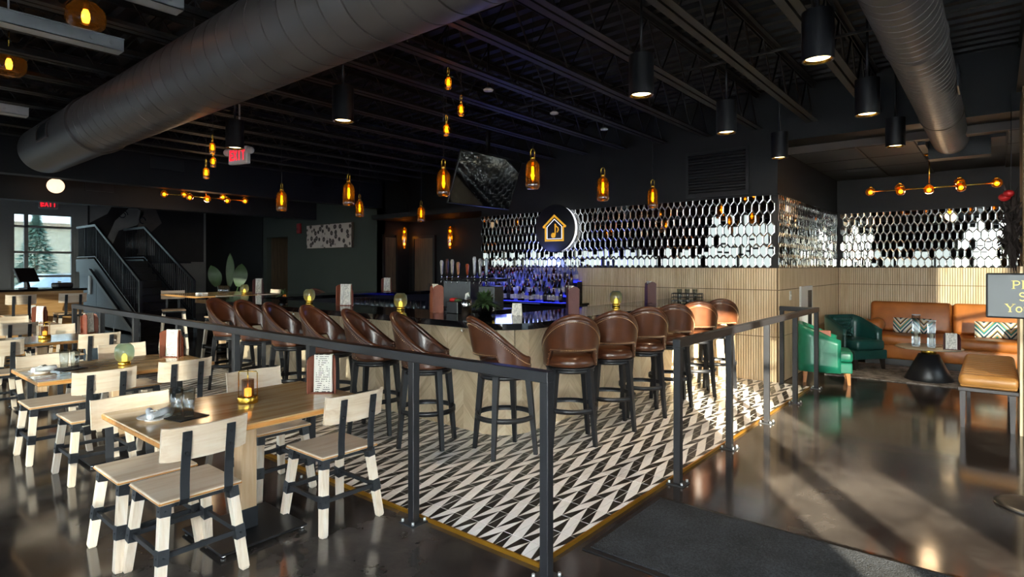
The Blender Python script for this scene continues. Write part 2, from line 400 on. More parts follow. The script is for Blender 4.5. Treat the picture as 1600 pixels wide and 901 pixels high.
def spot(name, loc, energy, size=1.6, col=(1, .8, .55), parent=None, aim=(0, 0, -1)):
    l = bpy.data.lights.new(name, 'SPOT'); l.energy = energy; l.spot_size = size; l.spot_blend = .6; l.color = col; l.shadow_soft_size = .05
    o = bpy.data.objects.new(name, l); C.objects.link(o)
    if parent: o.parent = parent
    o.location = loc; o.rotation_euler = Vector(aim).to_track_quat('-Z', 'Y').to_euler(); return o
def point(name, loc, energy, col=(1, .7, .35), parent=None, r=.02):
    l = bpy.data.lights.new(name, 'POINT'); l.energy = energy; l.color = col; l.shadow_soft_size = r
    o = bpy.data.objects.new(name, l); C.objects.link(o)
    if parent: o.parent = parent
    o.location = loc; return o

# ------------------------------------------------------------------ room shell
struct('ground', MB().box(-70, 40, -60, 60, -.4, -.22), 'asphalt')
struct('wall_sun_blocker', MB().box(1.6, 6.2, -6.3, -6.0, -.22, 4.0), 'tan', 'added unseen wall blocking the sun outside the entrance')  # added out of view, keeps direct sun off the bar stools
struct('floor', MB().box(-20.95, 5.15, -2.35, 13.0, -.2, 0), 'concrete', 'dark polished concrete floor')
# south facade (behind the camera, out of view), openings shaped for the daylight
Yi, Yo = -2.2, -2.35
def wallwith(mb, a0, a1, z1, holes, mk):
    cur = a0
    for h0, h1, zs, zt in sorted(holes):
        mk(mb, cur, h0, 0, z1); mk(mb, h0, h1, 0, zs); mk(mb, h0, h1, zt, z1); cur = h1
    mk(mb, cur, a1, 0, z1)
def mk_s(mb, a, b, z0, z1):
    if b-a > .001 and z1-z0 > .001: mb.box(a, b, Yo, Yi, z0, z1)
def mk_e(mb, a, b, z0, z1):
    if b-a > .001 and z1-z0 > .001: mb.box(5.0, 5.15, a, b, z0, z1)
SH = [(-20.6+1.9*k, -20.6+1.9*k+1.82, .12, 2.1) for k in range(7)]
SH += [(-7.25, -5.2, .12, 3.1), (-5.1, -3.15, .12, 2.1), (-3.05, -.95, .12, 2.1), (3.5, 4.9, .12, 3.05)]
SH[-1:-1] = [(-.85, .5, .12, 3.05), (.62, 1.98, .12, 3.05), (2.1, 3.4, .12, 3.05)]  # central bays added to bring soft daylight to the bar front
EH = [(-2.15, -1.5, .12, 3.05), (-.75, .7, .12, 3.05), (4.1, 5.6, .12, 3.35), (6.6, 7.8, .12, 3.05)]
mb = MB(); wallwith(mb, -20.95, 5.15, 4.1, SH, mk_s); struct('wall_south', mb, 'blackwall', 'dark glazed entrance wall')
mb = MB(); wallwith(mb, -2.2, 13.0, 4.1, EH, mk_e); struct('wall_east', mb, 'blackwall')
n_win = 0
def window(a0, a1, z0, z1, axis, pos, mull=(), tran=()):
    global n_win; n_win += 1
    mb = MB(); P_ = MB(); fw = .07
    def bb(m_, u0, u1, q0, q1, t):
        if axis == 'y': m_.box(u0, u1, pos-t/2, pos+t/2, q0, q1)
        else: m_.box(pos-t/2, pos+t/2, u0, u1, q0, q1)
    bb(mb, a0, a0+fw, z0, z1, .1); bb(mb, a1-fw, a1, z0, z1, .1); bb(mb, a0+fw, a1-fw, z0, z0+fw, .1); bb(mb, a0+fw, a1-fw, z1-fw, z1, .1)
    for u, ww in mull: bb(mb, u-ww/2, u+ww/2, z0+fw, z1-fw, .1)
    for q in tran: bb(mb, a0+fw, a1-fw, q-.03, q+.03, .1)
    bb(P_, a0+fw, a1-fw, z0+fw, z1-fw, .008)
    fr = struct('window_%d' % n_win, mb, 'greywall' if (axis == 'x' and pos < 0) else 'black'); P_.build('pane', 'paneend' if (axis == 'x' and pos < 0) else 'panesofa' if (axis == 'x' and a0 > 3) else 'panewest' if (a1 < -.9 or axis == 'x') else 'pane', fr)
for h in SH[:-1]: window(h[0], h[1], h[2], h[3], 'y', -2.27, [((h[0]+h[1])/2, .06)], [.9] if h[3] < 3 else [.9, 2.2])
window(3.5, 4.9, .12, 3.05, 'y', -2.27, [(4.07, .16)], [2.3])
for h in EH: window(h[0], h[1], h[2], h[3], 'x', 5.07, [], [2.3])
# west end wall with the glazed entrance
mb = MB(); X0 = -20.95; X1 = -20.8
def mk_w(m_, a, b, z0, z1):
    if b-a > .001 and z1-z0 > .001: m_.box(X0, X1, a, b, z0, z1)
wallwith(mb, -2.2, 9.0, 4.1, [(3.55, 4.98, .1, 3.12)], mk_w); struct('wall_west', mb, 'greywall', 'grey beige end wall')
window(3.55, 4.98, .1, 3.12, 'x', -20.87, [(3.88, .09)], [1.32, 2.0, 2.72])
# roof deck, corrugated
deck = MB()
# ribs run along X, so the profile is swept in Y
prof = []
y = -2.3
while y < 13:
    for dy, z in ((0, 4.02), (.08, 4.02), (.1, 4.07), (.18, 4.07)): prof.append((y+dy, z))
    y += .2
vv = [(-20.95, a, b) for a, b in prof]+[(5.15, a, b) for a, b in prof]; k = len(prof)
deck.add(vv, [(i, i+1, k+i+1, k+i) for i in range(k-1)]); deck.box(-20.95, 5.15, -2.35, 13, 4.08, 4.14)
struct('ceiling', deck, 'deck', 'black painted corrugated roof deck')
# bar wall block (bar side and lounge side) and other walls
struct('wall_bar', MB().box(-7.77, -2.285, 8.435, 12.9, 0, 4.02), 'blackwall', 'black wall above the mirror tiles')
struct('wall_lounge', MB().box(-2.285, 5.0, 12.325, 12.9, 0, 4.02), 'blackwall', 'black back wall of the lounge')
struct('wall_hall', MB().box(-11.3, -7.77, 9.6, 9.75, 0, 4.02), 'blackwall', 'charcoal hall wall with a tube sconce')
struct('wall_hall_side', MB().box(-11.42, -11.3, 8.7, 9.75, 0, 4.02), 'blackwall')
mb = MB(); mb.box(-16.9, -16.7, 8.7, 8.85, 0, 3.6); mb.box(-16.7, -15.5, 8.7, 8.85, 2.45, 3.6); mb.box(-15.5, -11.3, 8.7, 8.85, 0, 3.6)
struct('wall_green', mb, 'greenwall', 'sage green back wall')
struct('wall_passage', MB().box(-16.9, -15.3, 9.9, 10.0, 0, 3.6).box(-16.9, -16.72, 8.85, 9.9, 0, 3.6).box(-15.48, -15.3, 8.85, 9.9, 0, 3.6).box(-16.9, -15.3, 8.85, 10, 2.47, 2.6), 'doorwood')
struct('wall_black', MB().box(-20.8, -16.9, 8.68, 8.85, 0, 3.6), 'blackwall')
struct('ceiling_side', MB().box(-20.8, -11.5, -2.2, 8.7, 3.6, 3.7), 'blackwall')
struct('ceiling_hall', MB().box(-11.3, -7.77, 8.45, 9.6, 2.7, 2.8), 'blackwall')
def bulkhead(nm_, x, z0, z1, y0, y1, th, vents):
    o = struct(nm_, MB().box(x-th, x, y0, y1, z0, z1), 'blackwall')
    for (a, b, q0, q1) in vents:
        v = MB(); v.box(x, x+.012, a, b, q0, q1).build('vent_grille', 'darkplastic', o)
bulkhead('wall_bulkhead', -11.2, 2.98, 4.02, -2.2, 8.7, .25, [(3.75, 4.3, 3.3, 3.5), (6.9, 7.5, 3.3, 3.52)])
bulkhead('wall_bulkhead_low', -12.9, 2.75, 3.6, -2.2, 8.0, .3, [(3.25, 3.7, 3.0, 3.2), (5.9, 6.35, 2.85, 3.05)])
# lounge: header beam, dropped ceiling with trim
struct('wall_header', MB().box(-2.285, 5.0, 8.435, 8.98, 3.3, 4.02), 'blackwall', 'black header above the lounge')
lc = MB(); lc.box(-2.285, -.78, 8.99, 12.325, 3.22, 3.3); lc.box(-.78, .1, 8.99, 9.25, 3.22, 3.3); lc.box(-.78, .1, 9.95, 12.325, 3.22, 3.3); lc.box(.1, 5, 8.99, 12.325, 3.22, 3.3)
lco = struct('ceiling_lounge', lc, 'deck', 'dropped panel ceiling of the lounge')
for i, (a, b) in enumerate([(-2.28, -1.45), (-1.43, -.8), (.12, .75), (.77, 1.6)]):
    for j, (c_, d_) in enumerate([(9.0, 9.95), (9.97, 10.9), (10.92, 12.3)]):
        MB().rbox(a, b, c_, d_, 3.195, 3.222, .008, 1).build('panel', 'joist', lco)
MB().box(-2.285, 5, 8.955, 8.99, 3.2, 3.3).build('edge_strip', 'taupe', lco)
MB().box(-1.9, -1.45, 10.9, 11.2, 3.185, 3.197).build('vent_grille', 'darkplastic', lco)
# service pier at the lounge mouth
pr = struct('wall_pier', MB().box(.2, .5, 7.3, 8.2, 0, 3.3), 'slatback', 'slatted wood pier at the lounge mouth')
mb = MB(); y = 7.3
while y < 8.18:
    mb.box(.18, .2, y, y+.028, 0, 1.6); y += .035
tag(mb.build('slats', 'slat', pr), kind='stuff')
# ------------------------------------------------------------------ slatted wainscot and mirror tiles
def slats(parent, a0, a1, place, zs=((.01, .63), (.64, 1.27), (1.28, 1.575))):
    mb = MB(); u = a0
    while u < a1-.02:
        for z0, z1 in zs: place(mb, u, min(u+.027, a1), z0, z1)
        u += .034
    o = mb.build('slats', 'slat', parent); return tag(o, 'vertical pale oak slats', kind='stuff')
def hexmesh():
    W, H, P_ = .094, .199, .052; b = .011
    def ring(s, y):
        w2 = W/2-s; h2 = H/2-s*1.25; p2 = H/2-P_-s*.55
        return [(0, y, h2), (w2, y, p2), (w2, y, -p2), (0, y, -h2), (-w2, y, -p2), (-w2, y, p2)]
    mb = MB(); vs = ring(0, 0)+ring(0, -.004)+ring(b, -.0075)
    fs = []
    for i in range(6):
        j = (i+1) % 6; fs.append((i, j, 6+j, 6+i))
    mb.add(vs, fs, 1)
    mb.add(vs[6:], [(i, (i+1) % 6, 6+(i+1) % 6, 6+i) for i in range(6)], 1)
    mb.add(vs[12:], [(0, 1, 2, 3, 4, 5)], 0)
    me = mb.mesh('mirror_tile'); me.materials.append(M['mirror']); me.materials.append(M['bevelm'])
    bm = bmesh.new(); bm.from_mesh(me); bmesh.ops.recalc_face_normals(bm, faces=bm.faces)
    for f_ in bm.faces:
        if f_.normal.y > .5: f_.normal_flip()
    bm.to_mesh(me); bm.free(); return me
HEX = hexmesh()
def mirrors(parent, length, place, rz, order, tilt=.012):
    """place(u, z) -> location; rows of elongated hexagons between z 1.6 and 2.575"""
    pos = []; r = 0; z = 1.665
    while z < 2.6:
        u = .052 + (.05 if r % 2 else 0)
        while u < length-.045: pos.append((u, z)); u += .1
        z += .15; r += 1
    pos.sort(key=order); rest = MB()
    k = 0
    for u, z in pos:
        e = (rnd.uniform(-tilt, tilt), 0, rnd.uniform(-tilt, tilt))
        zt = z+.0995; zb = z-.0995
        cut = zt > 2.575 or zb < 1.585
        if not cut and k < 300:
            k += 1; o = link('mirror_tile', HEX, parent, place(u, z)); o.rotation_euler = (e[0], 0, rz+e[2])
        else:
            X = Matrix.Translation(place(u, z)) @ Matrix.Rotation(rz+e[2], 4, 'Z') @ Matrix.Rotation(e[0], 4, 'X')
            if not cut:
                for p in HEX.polygons: rest.add([X @ HEX.vertices[i].co for i in p.vertices], [list(range(len(p.vertices)))], p.material_index)
            else:
                lo, hi = 1.585-z, 2.575-z
                for p in HEX.polygons:
                    poly = [HEX.vertices[i].co.copy() for i in p.vertices]
                    for sgn, lim in ((1, lo), (-1, hi)):
                        out = []
                        for i in range(len(poly)):
                            a, b = poly[i], poly[(i+1) % len(poly)]; ia = sgn*(a.z-lim) >= 0; ib = sgn*(b.z-lim) >= 0
                            if ia: out.append(a)
                            if ia != ib: t = (lim-a.z)/(b.z-a.z); out.append(a.lerp(b, t))
                        poly = out
                    if len(poly) > 2: rest.add([X @ p_ for p_ in poly], [list(range(len(poly)))], p.material_index)
    if rest.v: tag(rest.build('mirror_tile_edging', ['mirror', 'bevelm'], parent), 'cut and far mirror tiles', kind='stuff')
def claddings(name, label, back, place_s, a0, a1, length, place_m, rz, order):
    mb = MB()
    back(mb); o = struct(name, mb, ['slatback', 'blackwall'], label)
    slats(o, a0, a1, place_s); mirrors(o, length, place_m, rz, order, .03 if rz else .012); return o
claddings('wall_bar_cladding', 'bar wall of oak slats below hexagon mirror tiles',
    lambda m_: (m_.box(-7.77, -2.285, 8.422, 8.435, 0, 1.58, 0), m_.box(-7.77, -2.285, 8.422, 8.435, 1.58, 2.585, 1), m_.box(-7.77, -2.26, 8.405, 8.435, 2.578, 2.592, 1)),
    lambda m_, a, b, z0, z1: m_.box(a, b, 8.408, 8.422, z0, z1), -7.76, -2.27, 5.49, lambda u, z: (-7.765+u, 8.42, z), 0, lambda p: -p[0])
claddings('wall_lounge_side_cladding', 'lounge side wall of oak slats below hexagon mirror tiles',
    lambda m_: (m_.box(-2.285, -2.272, 8.41, 12.32, 0, 1.58, 0), m_.box(-2.285, -2.272, 8.41, 12.32, 1.58, 2.585, 1), m_.box(-2.285, -2.255, 8.405, 12.32, 2.578, 2.592, 1)),
    lambda m_, a, b, z0, z1: m_.box(-2.272, -2.258, a, b, z0, z1), 8.42, 12.3, 3.89, lambda u, z: (-2.27, 8.415+u, z), PI/2, lambda p: p[0])
claddings('wall_lounge_cladding', 'lounge back wall of oak slats below hexagon mirror tiles',
    lambda m_: (m_.box(-2.272, 1.6, 12.312, 12.325, 0, 1.58, 0), m_.box(-2.272, 1.6, 12.312, 12.325, 1.58, 2.585, 1), m_.box(-2.272, 1.6, 12.295, 12.325, 2.578, 2.592, 1)),
    lambda m_, a, b, z0, z1: m_.box(a, b, 12.298, 12.312, z0, z1), -2.25, 1.58, 3.8, lambda u, z: (-2.24+u, 12.31, z), 0, lambda p: p[0])
# ------------------------------------------------------------------ platform of patterned tiles
pl = struct('floor_platform', MB().box(-9.6, -1.875, 2.485, 8.43, 0, .017), 'grout', 'raised bar platform of black and white triangle tiles')
trim = struct('trim_1', MB().box(-9.6, -1.865, 2.475, 2.487, 0, .024), 'goldtrim', 'gold edging strip along the dining side of the platform')
struct('trim_2', MB().box(-1.877, -1.865, 2.487, 8.43, 0, .024), 'goldtrim', 'gold edging strip along the walkway side of the platform')
TS = .2045; TX0 = -1.985; TY0 = 3.26
def clip(poly, x0, x1, y0, y1):
    for ax, sg, lim in ((0, 1, x0), (0, -1, x1), (1, 1, y0), (1, -1, y1)):
        out = []
        for i in range(len(poly)):
            a, b = poly[i], poly[(i+1) % len(poly)]; ia = sg*(a[ax]-lim) >= 0; ib = sg*(b[ax]-lim) >= 0
            if ia: out.append(a)
            if ia != ib:
                t = (lim-a[ax])/(b[ax]-a[ax]); out.append((a[0]+(b[0]-a[0])*t, a[1]+(b[1]-a[1])*t))
        poly = out
        if len(poly) < 3: return []
    return poly
def tilepolys(flip):
    g = TS-.004; B = [(-g/2+g*i/3, -g/2) for i in range(4)]; T = [(-g/2+g*i/3, g/2) for i in range(4)]
    tr = [(T[2], B[3], T[3]), (T[2], B[2], B[3]), (T[2], B[1], B[2]), (B[1], T[2], T[1]), (B[1], T[1], T[0]), (B[1], T[0], B[0])]
    return [(t, (i+flip) % 2) for i, t in enumerate(tr)]
def tilemesh(flip, rect=None):
    mb = MB(); g = (TS-.004)/2; r = rect or (-g, g, -g, g)
    for t, c_ in tilepolys(flip):
        p = clip(list(t), *r)
        if p: mb.add([(a, b, .004) for a, b in p], [list(range(len(p)))], c_)
    x0, x1, y0, y1 = r
    mb.add([(x0, y0, 0), (x1, y0, 0), (x1, y1, 0), (x0, y1, 0), (x0, y0, .004), (x1, y0, .004), (x1, y1, .004), (x0, y1, .004)], [(0, 1, 5, 4), (1, 2, 6, 5), (2, 3, 7, 6), (3, 0, 4, 7)], 0)
    return mb
TM = []
for fl in (0, 1):
    me = tilemesh(fl).mesh('tile'); me.materials.append(M['tilew']); me.materials.append(M['tileb']); TM.append(me)
cells = []
for i in range(-38, 2):
    for j in range(-5, 27):
        cx_ = TX0-TS/2+i*TS; cy_ = TY0+TS/2+j*TS
        if cx_-TS/2 > -1.88 or cx_+TS/2 < -9.5 or cy_+TS/2 < 2.49 or cy_-TS/2 > 8.4: continue
        if cx_ < -3.75 and cy_ > 4.4: continue
        if cx_ < -8.9 and cy_ > 4.1: continue
        cells.append((cx_, cy_, (i+j) % 2))
cells.sort(key=lambda c: math.hypot(c[0], c[1]))
rest = MB(); nt_ = 0
for cx_, cy_, fl in cells:
    g = (TS-.004)/2
    r = (max(-g, -9.58-cx_), min(g, -1.879-cx_), max(-g, 2.489-cy_), min(g, 8.405-cy_))
    if r[1]-r[0] < .01 or r[3]-r[2] < .01: continue
    full = r == (-g, g, -g, g)
    if nt_ < 300:
        nt_ += 1
        if full: link('tile', TM[fl], pl, (cx_, cy_, .017))
        else: tilemesh(fl, r).build('tile', ['tilew', 'tileb'], pl, (cx_, cy_, .017))
    else:
        t = tilemesh(fl, r); o_ = len(rest.v)
        rest.v += [(a+cx_, b+cy_, c_+.017) for a, b, c_ in t.v]; rest.f += [[q+o_ for q in f_] for f_ in t.f]; rest.mi += t.mi; rest.sm += t.sm
tag(rest.build('far_tiles', ['tilew', 'tileb'], pl), kind='stuff')
# ------------------------------------------------------------------ joists
def joist(x):
    root = bpy.data.objects.new('ceiling_joist', None); C.objects.link(root); root.location = (x, 0, 0); root['kind'] = 'structure'
    root['label'] = 'black open web steel roof joist'
    return root
j0 = joist(-1.85); Y0, Y1 = -2.2, 8.43
for s_ in (-1, 1):
    mb = MB(); mb.box(s_*.043-.031, s_*.043+.031, Y0, Y1, 3.5, 3.508); mb.box(s_*.014-.004, s_*.014+.004, Y0, Y1, 3.5, 3.55); mb.build('bottom_chord', 'joist', j0)
mb = MB()
for s_ in (-1, 1): mb.box(s_*.035-.024, s_*.035+.024, Y0, Y1, 3.99, 4.0); mb.box(s_*.014-.004, s_*.014+.004, Y0, Y1, 3.94, 4.0)
mb.build('top_chord', 'joist', j0)
pts = []; y = Y0+.1; k = 0
while y < Y1: pts.append((0, y, 3.53 if k % 2 else 3.97)); y += .3; k += 1
MB().tube(pts, .011, 6).build('web_rod', 'joist', j0)
for k in range(-13, 10):
    if k: dup(j0, (-1.85+.7*k, 0, 0), 0)
br = MB(); br.box(-11.2, 5.0, 5.6, 5.62, 3.55, 3.57); br.box(-11.2, 5, 2.95, 2.97, 3.55, 3.57)
struct('ceiling_bridging', br, 'joist')
struct('ceiling_girder', MB().box(-11.2, 5, .28, .42, 3.56, 4.0), 'joist')
# ------------------------------------------------------------------ ducts
def ductprof(L_, r, pitch, collars=()):
    p = [(r, 0)]; x = pitch
    while x < L_-.02:
        p += [(r, x-.007), (r-.014, x-.004), (r-.014, x+.004), (r, x+.007)]; x += pitch
    p.append((r, L_)); return p
dl = thing('spiral_duct', 'thick grey round air duct crossing above the dining tables', 'duct', (0, 0, 0))
Xd = Matrix.Translation((3.5, 2.08, 3.19)) @ Matrix.Rotation(-PI/2, 4, 'Y')
MB().lathe(ductprof(11.2, .305, .2), 64, X=Xd, split=True).build('duct_body', 'duct', dl)
MB().lathe([(.305, 11.2), (.318, 11.21), (.318, 11.42), (.308, 11.43), (.308, 13.52), (.30, 13.58), (.27, 13.6), (.001, 13.61)], 64, X=Xd, split=True).build('end_section', 'duct', dl)
MB().lathe([(.318, 11.2), (.325, 11.22), (.325, 11.26), (.318, 11.28)], 64, X=Xd, cap=False).build('collar', 'duct', dl)
def curved_patch(a0, a1, x0, x1, r, nm_, mt, par):
    mb = MB(); vs = []; n = 10
    for i in range(n+1):
        a = a0+(a1-a0)*i/n
        for xx in (x0, x1): vs.append((xx, 2.08+r*math.cos(a), 3.19+r*math.sin(a)))
    mb.add(vs, [(2*i, 2*i+1, 2*i+3, 2*i+2) for i in range(n)], 0, True); return mb.build(nm_, mt, par)
curved_patch(2.75, 3.35, -8.95, -8.5, .312, 'register_opening', 'darkplastic', dl)
mb = MB()
for a in (2.72, 3.38): mb.beam((-8.97, 2.08+.32*math.cos(a), 3.19+.32*math.sin(a)), (-8.48, 2.08+.32*math.cos(a), 3.19+.32*math.sin(a)), .02, .02)
for xx in (-8.97, -8.48): mb.tube([(xx, 2.08+.32*math.cos(2.72+.66*i/8), 3.19+.32*math.sin(2.72+.66*i/8)) for i in range(9)], .01, 6)
mb.build('register_frame', 'duct', dl)
for x in (-8, -5.2, -2.4, .4): MB().cyl((x, 2.08, 3.48), (x, 2.08, 4.0), .008).build('hanger', 'steel', dl)
dr = thing('spiral_duct', 'narrower grey round air duct running into the lounge ceiling', 'duct')
Xr = Matrix.Translation((-.46, 2.39, 3.29)) @ Matrix.Rotation(-PI/2, 4, 'X')
MB().lathe(ductprof(7.32, .2, .12), 48, X=Xr, split=True).build('duct_body', 'duct', dr)
for y in (5.2, 7.9): MB().lathe([(.2, 0), (.208, .01), (.208, .05), (.2, .06)], 48, X=Matrix.Translation((-.46, y, 3.29)) @ Matrix.Rotation(-PI/2, 4, 'X'), cap=False).build('collar', 'duct', dr)
for y in (2.7, 4.4, 7.2): MB().cyl((-.46, y, 3.48), (-.46, y, 4.0), .008).build('hanger', 'steel', dr)
MB().box(-.262, -.25, 6.5, 6.85, 3.2, 3.4).build('register_opening', 'darkplastic', dr)
MB().box(-.78, -.7, 9.25, 9.95, 3.18, 3.6).box(-.04, .1, 9.25, 9.95, 3.18, 3.6).box(-.7, -.04, 9.7, 9.95, 3.05, 3.6).build('ceiling_box', 'joist', dr)
# galvanised channels
def channel(x, lab, y0=-2.15):
    mb = MB(); z = 3.2
    mb.box(x-.06, x+.06, y0, 1.5, z, z+.006).box(x-.06, x-.054, y0, 1.5, z, z+.09).box(x+.054, x+.06, y0, 1.5, z, z+.09)
    mb.box(x-.075, x-.06, y0, 1.5, z+.084, z+.09).box(x+.06, x+.075, y0, 1.5, z+.084, z+.09)
    t = thing('steel_channel', lab, 'channel', (0, 0, 0), 0, 'galvanised channels under the roof'); mb.build('channel_body', 'galv', t)
    for y in (.85, -.6): MB().cyl((x, y, z), (x, y, 4.0), .006).build('hanger_rod', 'galv', t)
    for y in (1.3, 1.42): MB().cyl((x+.055, y, z+.045), (x+.072, y, z+.045), .014, n=6).build('bolt', 'galv', t)
channel(-3.97, 'galvanised steel channel ending at the duct, highest in view')
channel(-5.06, 'galvanised steel channel hanging between the two smoked globe pendants')
channel(-8.0, 'short visible galvanised steel channel beside the duct end')
# ------------------------------------------------------------------ downlights
def downlight():
    t = thing('can_downlight', 'x', 'downlight', (0, 0, 0), 0, 'black cylinder downlights')
    MB().lathe([(.101, .33), (.101, .0), (.094, .0), (.09, .004), (.09, .05)], 32, cap=False, split=True).lathe([(.101, .33), (.001, .332)], 32, cap=False).build('can', 'black', t)
    MB().lathe([(.09, .003), (.078, .02), (.074, .02)], 32, cap=False).build('baffle', 'gold', t)
    MB().lathe([(.001, .02), (.078, .02)], 32, cap=False).build('lens', 'lampdisc', t)
    MB().cyl((0, 0, .33), (0, 0, 1.03), .012).build('stem', 'black', t)
    spot('downlight_beam', (0, 0, -.01), 12, 1.5, (1, .8, .55), t); return t
D0 = downlight()
def Wp(d, px):
    a = math.atan2(755, 911); l = d*(px-800)/911
    return (-math.sin(a)*d+math.cos(a)*l, math.cos(a)*d+math.sin(a)*l)
DL = [(1278, 3.97, 'black cylinder downlight nearest the grey lounge duct, largest in view'), (1002, 4.79, 'black cylinder downlight above the corner of the bar'),
      (1135, 6.13, 'black cylinder downlight above the stools of the slat wall side'), (1355, 5.40, 'black cylinder downlight close beside the grey lounge duct'),
      (1399, 6.82, 'black cylinder downlight just before the lounge ceiling edge'), (1218, 7.55, 'black cylinder downlight at the corner of the mirrored wall'),
      (536, 5.64, 'black cylinder downlight under the thick duct, left of the television'), (367, 6.93, 'black cylinder downlight right above the exit sign')]
for i, (px, d, lab) in enumerate(DL):
    p = Wp(d, px)
    if i == 0: D0.location = (p[0], p[1], 3.0); D0['label'] = lab
    else: dup(D0, (p[0], p[1], 3.0), 0, lab)
# ------------------------------------------------------------------ amber bottle pendants
def pendant(r, h):
    t = thing('bottle_pendant', 'x', 'pendant lamp', (0, 0, 0), 0, 'amber bottle pendants over the bar')
    MB().lathe([(.001, 0), (r*.75, 0), (r*.97, h*.06), (r, h*.14), (r*.97, h*.25), (r*.97, h*.7), (r*.88, h*.83), (r*.6, h*.93), (r*.32, h*.97), (r*.3, h)], 20, cap=False).build('glass_bottle', 'amber', t)
    MB().lathe([(r*.34, h-.004), (r*.36, h+.022), (.012, h+.028)], 16).build('brass_cap', 'gold', t)
    w_ = r*.34; MB().tube([(w_, 0, h+.02), (w_, 0, h+.075)]+[(w_*math.cos(a), 0, h+.075+w_*math.sin(a)) for a in [PI*i/8 for i in range(1, 8)]]+[(-w_, 0, h+.075), (-w_, 0, h+.02)], .004, 6).build('handle', 'gold', t)
    MB().lathe([(.001, h*.3), (.012, h*.34), (.012, h*.7), (.006, h*.78)], 10).build('filament_bulb', 'filament', t)
    MB().cyl((0, 0, h*.76), (0, 0, h), .012).build('socket', 'gold', t)
    point('bulb_glow', (0, 0, h*.5), .35, (1, .62, .22), t, .02)
    return t
def cord(t, h0): MB().cyl((0, 0, h0), (0, 0, 4.03-t.location.z), .0025, n=5).build('cord', 'black', t)
P0 = pendant(.069, .28); PL = []
for i, (x, y, z, lab) in enumerate([(-3.36, 4.36, 2.33, 'amber bottle pendant over the bar corner, right of the television'), (-3.42, 5.74, 2.34, 'amber bottle pendant right of the round house sign'),
    (-3.5, 7.15, 2.37, 'amber bottle pendant hanging before the hexagon mirrors by the wall vent'), (-4.35, 4.15, 2.32, 'amber bottle pendant just left of the television'),
    (-5.92, 4.1, 2.32, 'larger amber bottle pendant of the pair before the green wall'), (-7.46, 4.1, 2.35, 'amber bottle pendant farthest left over the bar'),
    (-8.14, 5.85, 2.42, 'smaller amber bottle pendant of the pair before the green wall'), (-7.96, 7.04, 2.4, 'amber bottle pendant hanging before the hall sconces')]):
    if i == 0: P0.location = (x, y, z); P0['label'] = lab
    else: PL.append(dup(P0, (x, y, z), 0, lab))
for q in PL+[P0]: cord(q, .375)
S0 = pendant(.032, .12); S0['group'] = 'small amber pendants under the joists'
SP = [(-3.97, 3.85, 3.27, 'highest small amber pendant of the three above the bar'), (-4.0, 4.05, 3.06, 'middle small amber pendant of the three above the bar'), (-4.15, 4.0, 2.88, 'lowest small amber pendant of the three above the bar')]
for i, px in enumerate((332, 333, 322)):
    p = Wp((6.3, 6.7, 6.0)[i], px); SP.append((p[0], p[1], (2.82, 2.74, 2.5)[i], ('highest', 'middle', 'lowest')[i]+' small amber pendant of the three beside the exit sign'))
for i, (x, y, z, lab) in enumerate(SP):
    if i == 0: S0.location = (x, y, z); S0['label'] = lab
    else: PL.append(dup(S0, (x, y, z), 0, lab, 'small amber pendants under the joists'))
for q in PL[7:]+[S0]: cord(q, .203)
# smoked globe pendants, top left
def globe(x, y, z, r, lab):
    t = thing('globe_pendant', lab, 'pendant lamp', (x, y, z), 0, 'smoked glass globe pendants')
    MB().lathe([(.001, -.75*r), (r*.6, -.72*r), (r*.92, -.42*r), (r, 0), (r*.93, .45*r), (r*.6, .8*r), (r*.2, .88*r)], 24, cap=False).build('glass_globe', 'smoky', t)
    MB().lathe([(.02, -.25*r), (.028, 0), (.026, .25*r), (.012, .5*r)], 12).build('filament_bulb', 'filament', t)
    MB().cyl((0, 0, .45*r), (0, 0, r*1.1), .02).build('socket', 'gold', t)
    MB().cyl((0, 0, r*1.1), (0, 0, 4.0-z), .006).build('stem', 'gold', t); point('bulb_glow', (0, 0, -.0), .8, (1, .7, .38), t, .03)
p = Wp(4.3, 134); globe(p[0], p[1], 1.6+388*4.3/911, .13, 'smoked glass globe pendant above the two steel channels')
p = Wp(5.6, 14); globe(p[0], p[1], 1.6+314*5.6/911, .14, 'smoked glass globe pendant cut by the frame edge below a channel')
# chandeliers of small domes
def chandelier(loc, rz, lab, drop):
    t = thing('globe_chandelier', lab, 'chandelier', loc, rz, 'linear globe chandeliers')
    MB().cyl((-.72, 0, 0), (.72, 0, 0), .009).build('arm', 'gold', t); MB().cyl((0, 0, 0), (0, 0, drop), .009).build('stem', 'gold', t)
    MB().lathe([(.001, drop), (.06, drop), (.06, drop-.02), (.02, drop-.03)], 20).build('ceiling_rose', 'gold', t)
    for (x, y, z) in ((-.72, 0, 0), (-.36, .07, .03), (-.33, -.1, -.03), (0, -.05, -.03), (.34, .07, .05), (.36, -.07, -.03), (.74, 0, 0)):
        g = MB().ball((x, y, z), .065, 1, 14, 8).build('globe', 'amber', t)
        MB().ball((x, y, z-.01), .028, 1, 10, 6).build('bulb', 'filament', g); MB().lathe([(.03, .055), (.02, .08), (.008, .085)], 12, (x, y, z)).build('cap', 'gold', g)
    point('chandelier_glow', (0, 0, -.1), 2, (1, .7, .4), t, .1)
    return t
p = Wp(8.3, 1452); chandelier((p[0], p[1], 2.72), 0, 'brass chandelier with seven amber globes in the lounge', 3.2-2.72)
p = Wp(11.0, 322); chandelier((p[0], p[1], 2.9), PI/2, 'dim globe chandelier below the black bulkhead beyond the exit sign', .7)
p = Wp(10, 87); t = thing('opal_pendant', 'lit opal globe pendant peeping out below the thick duct end', 'pendant lamp', (p[0], p[1], 2.98), 0)
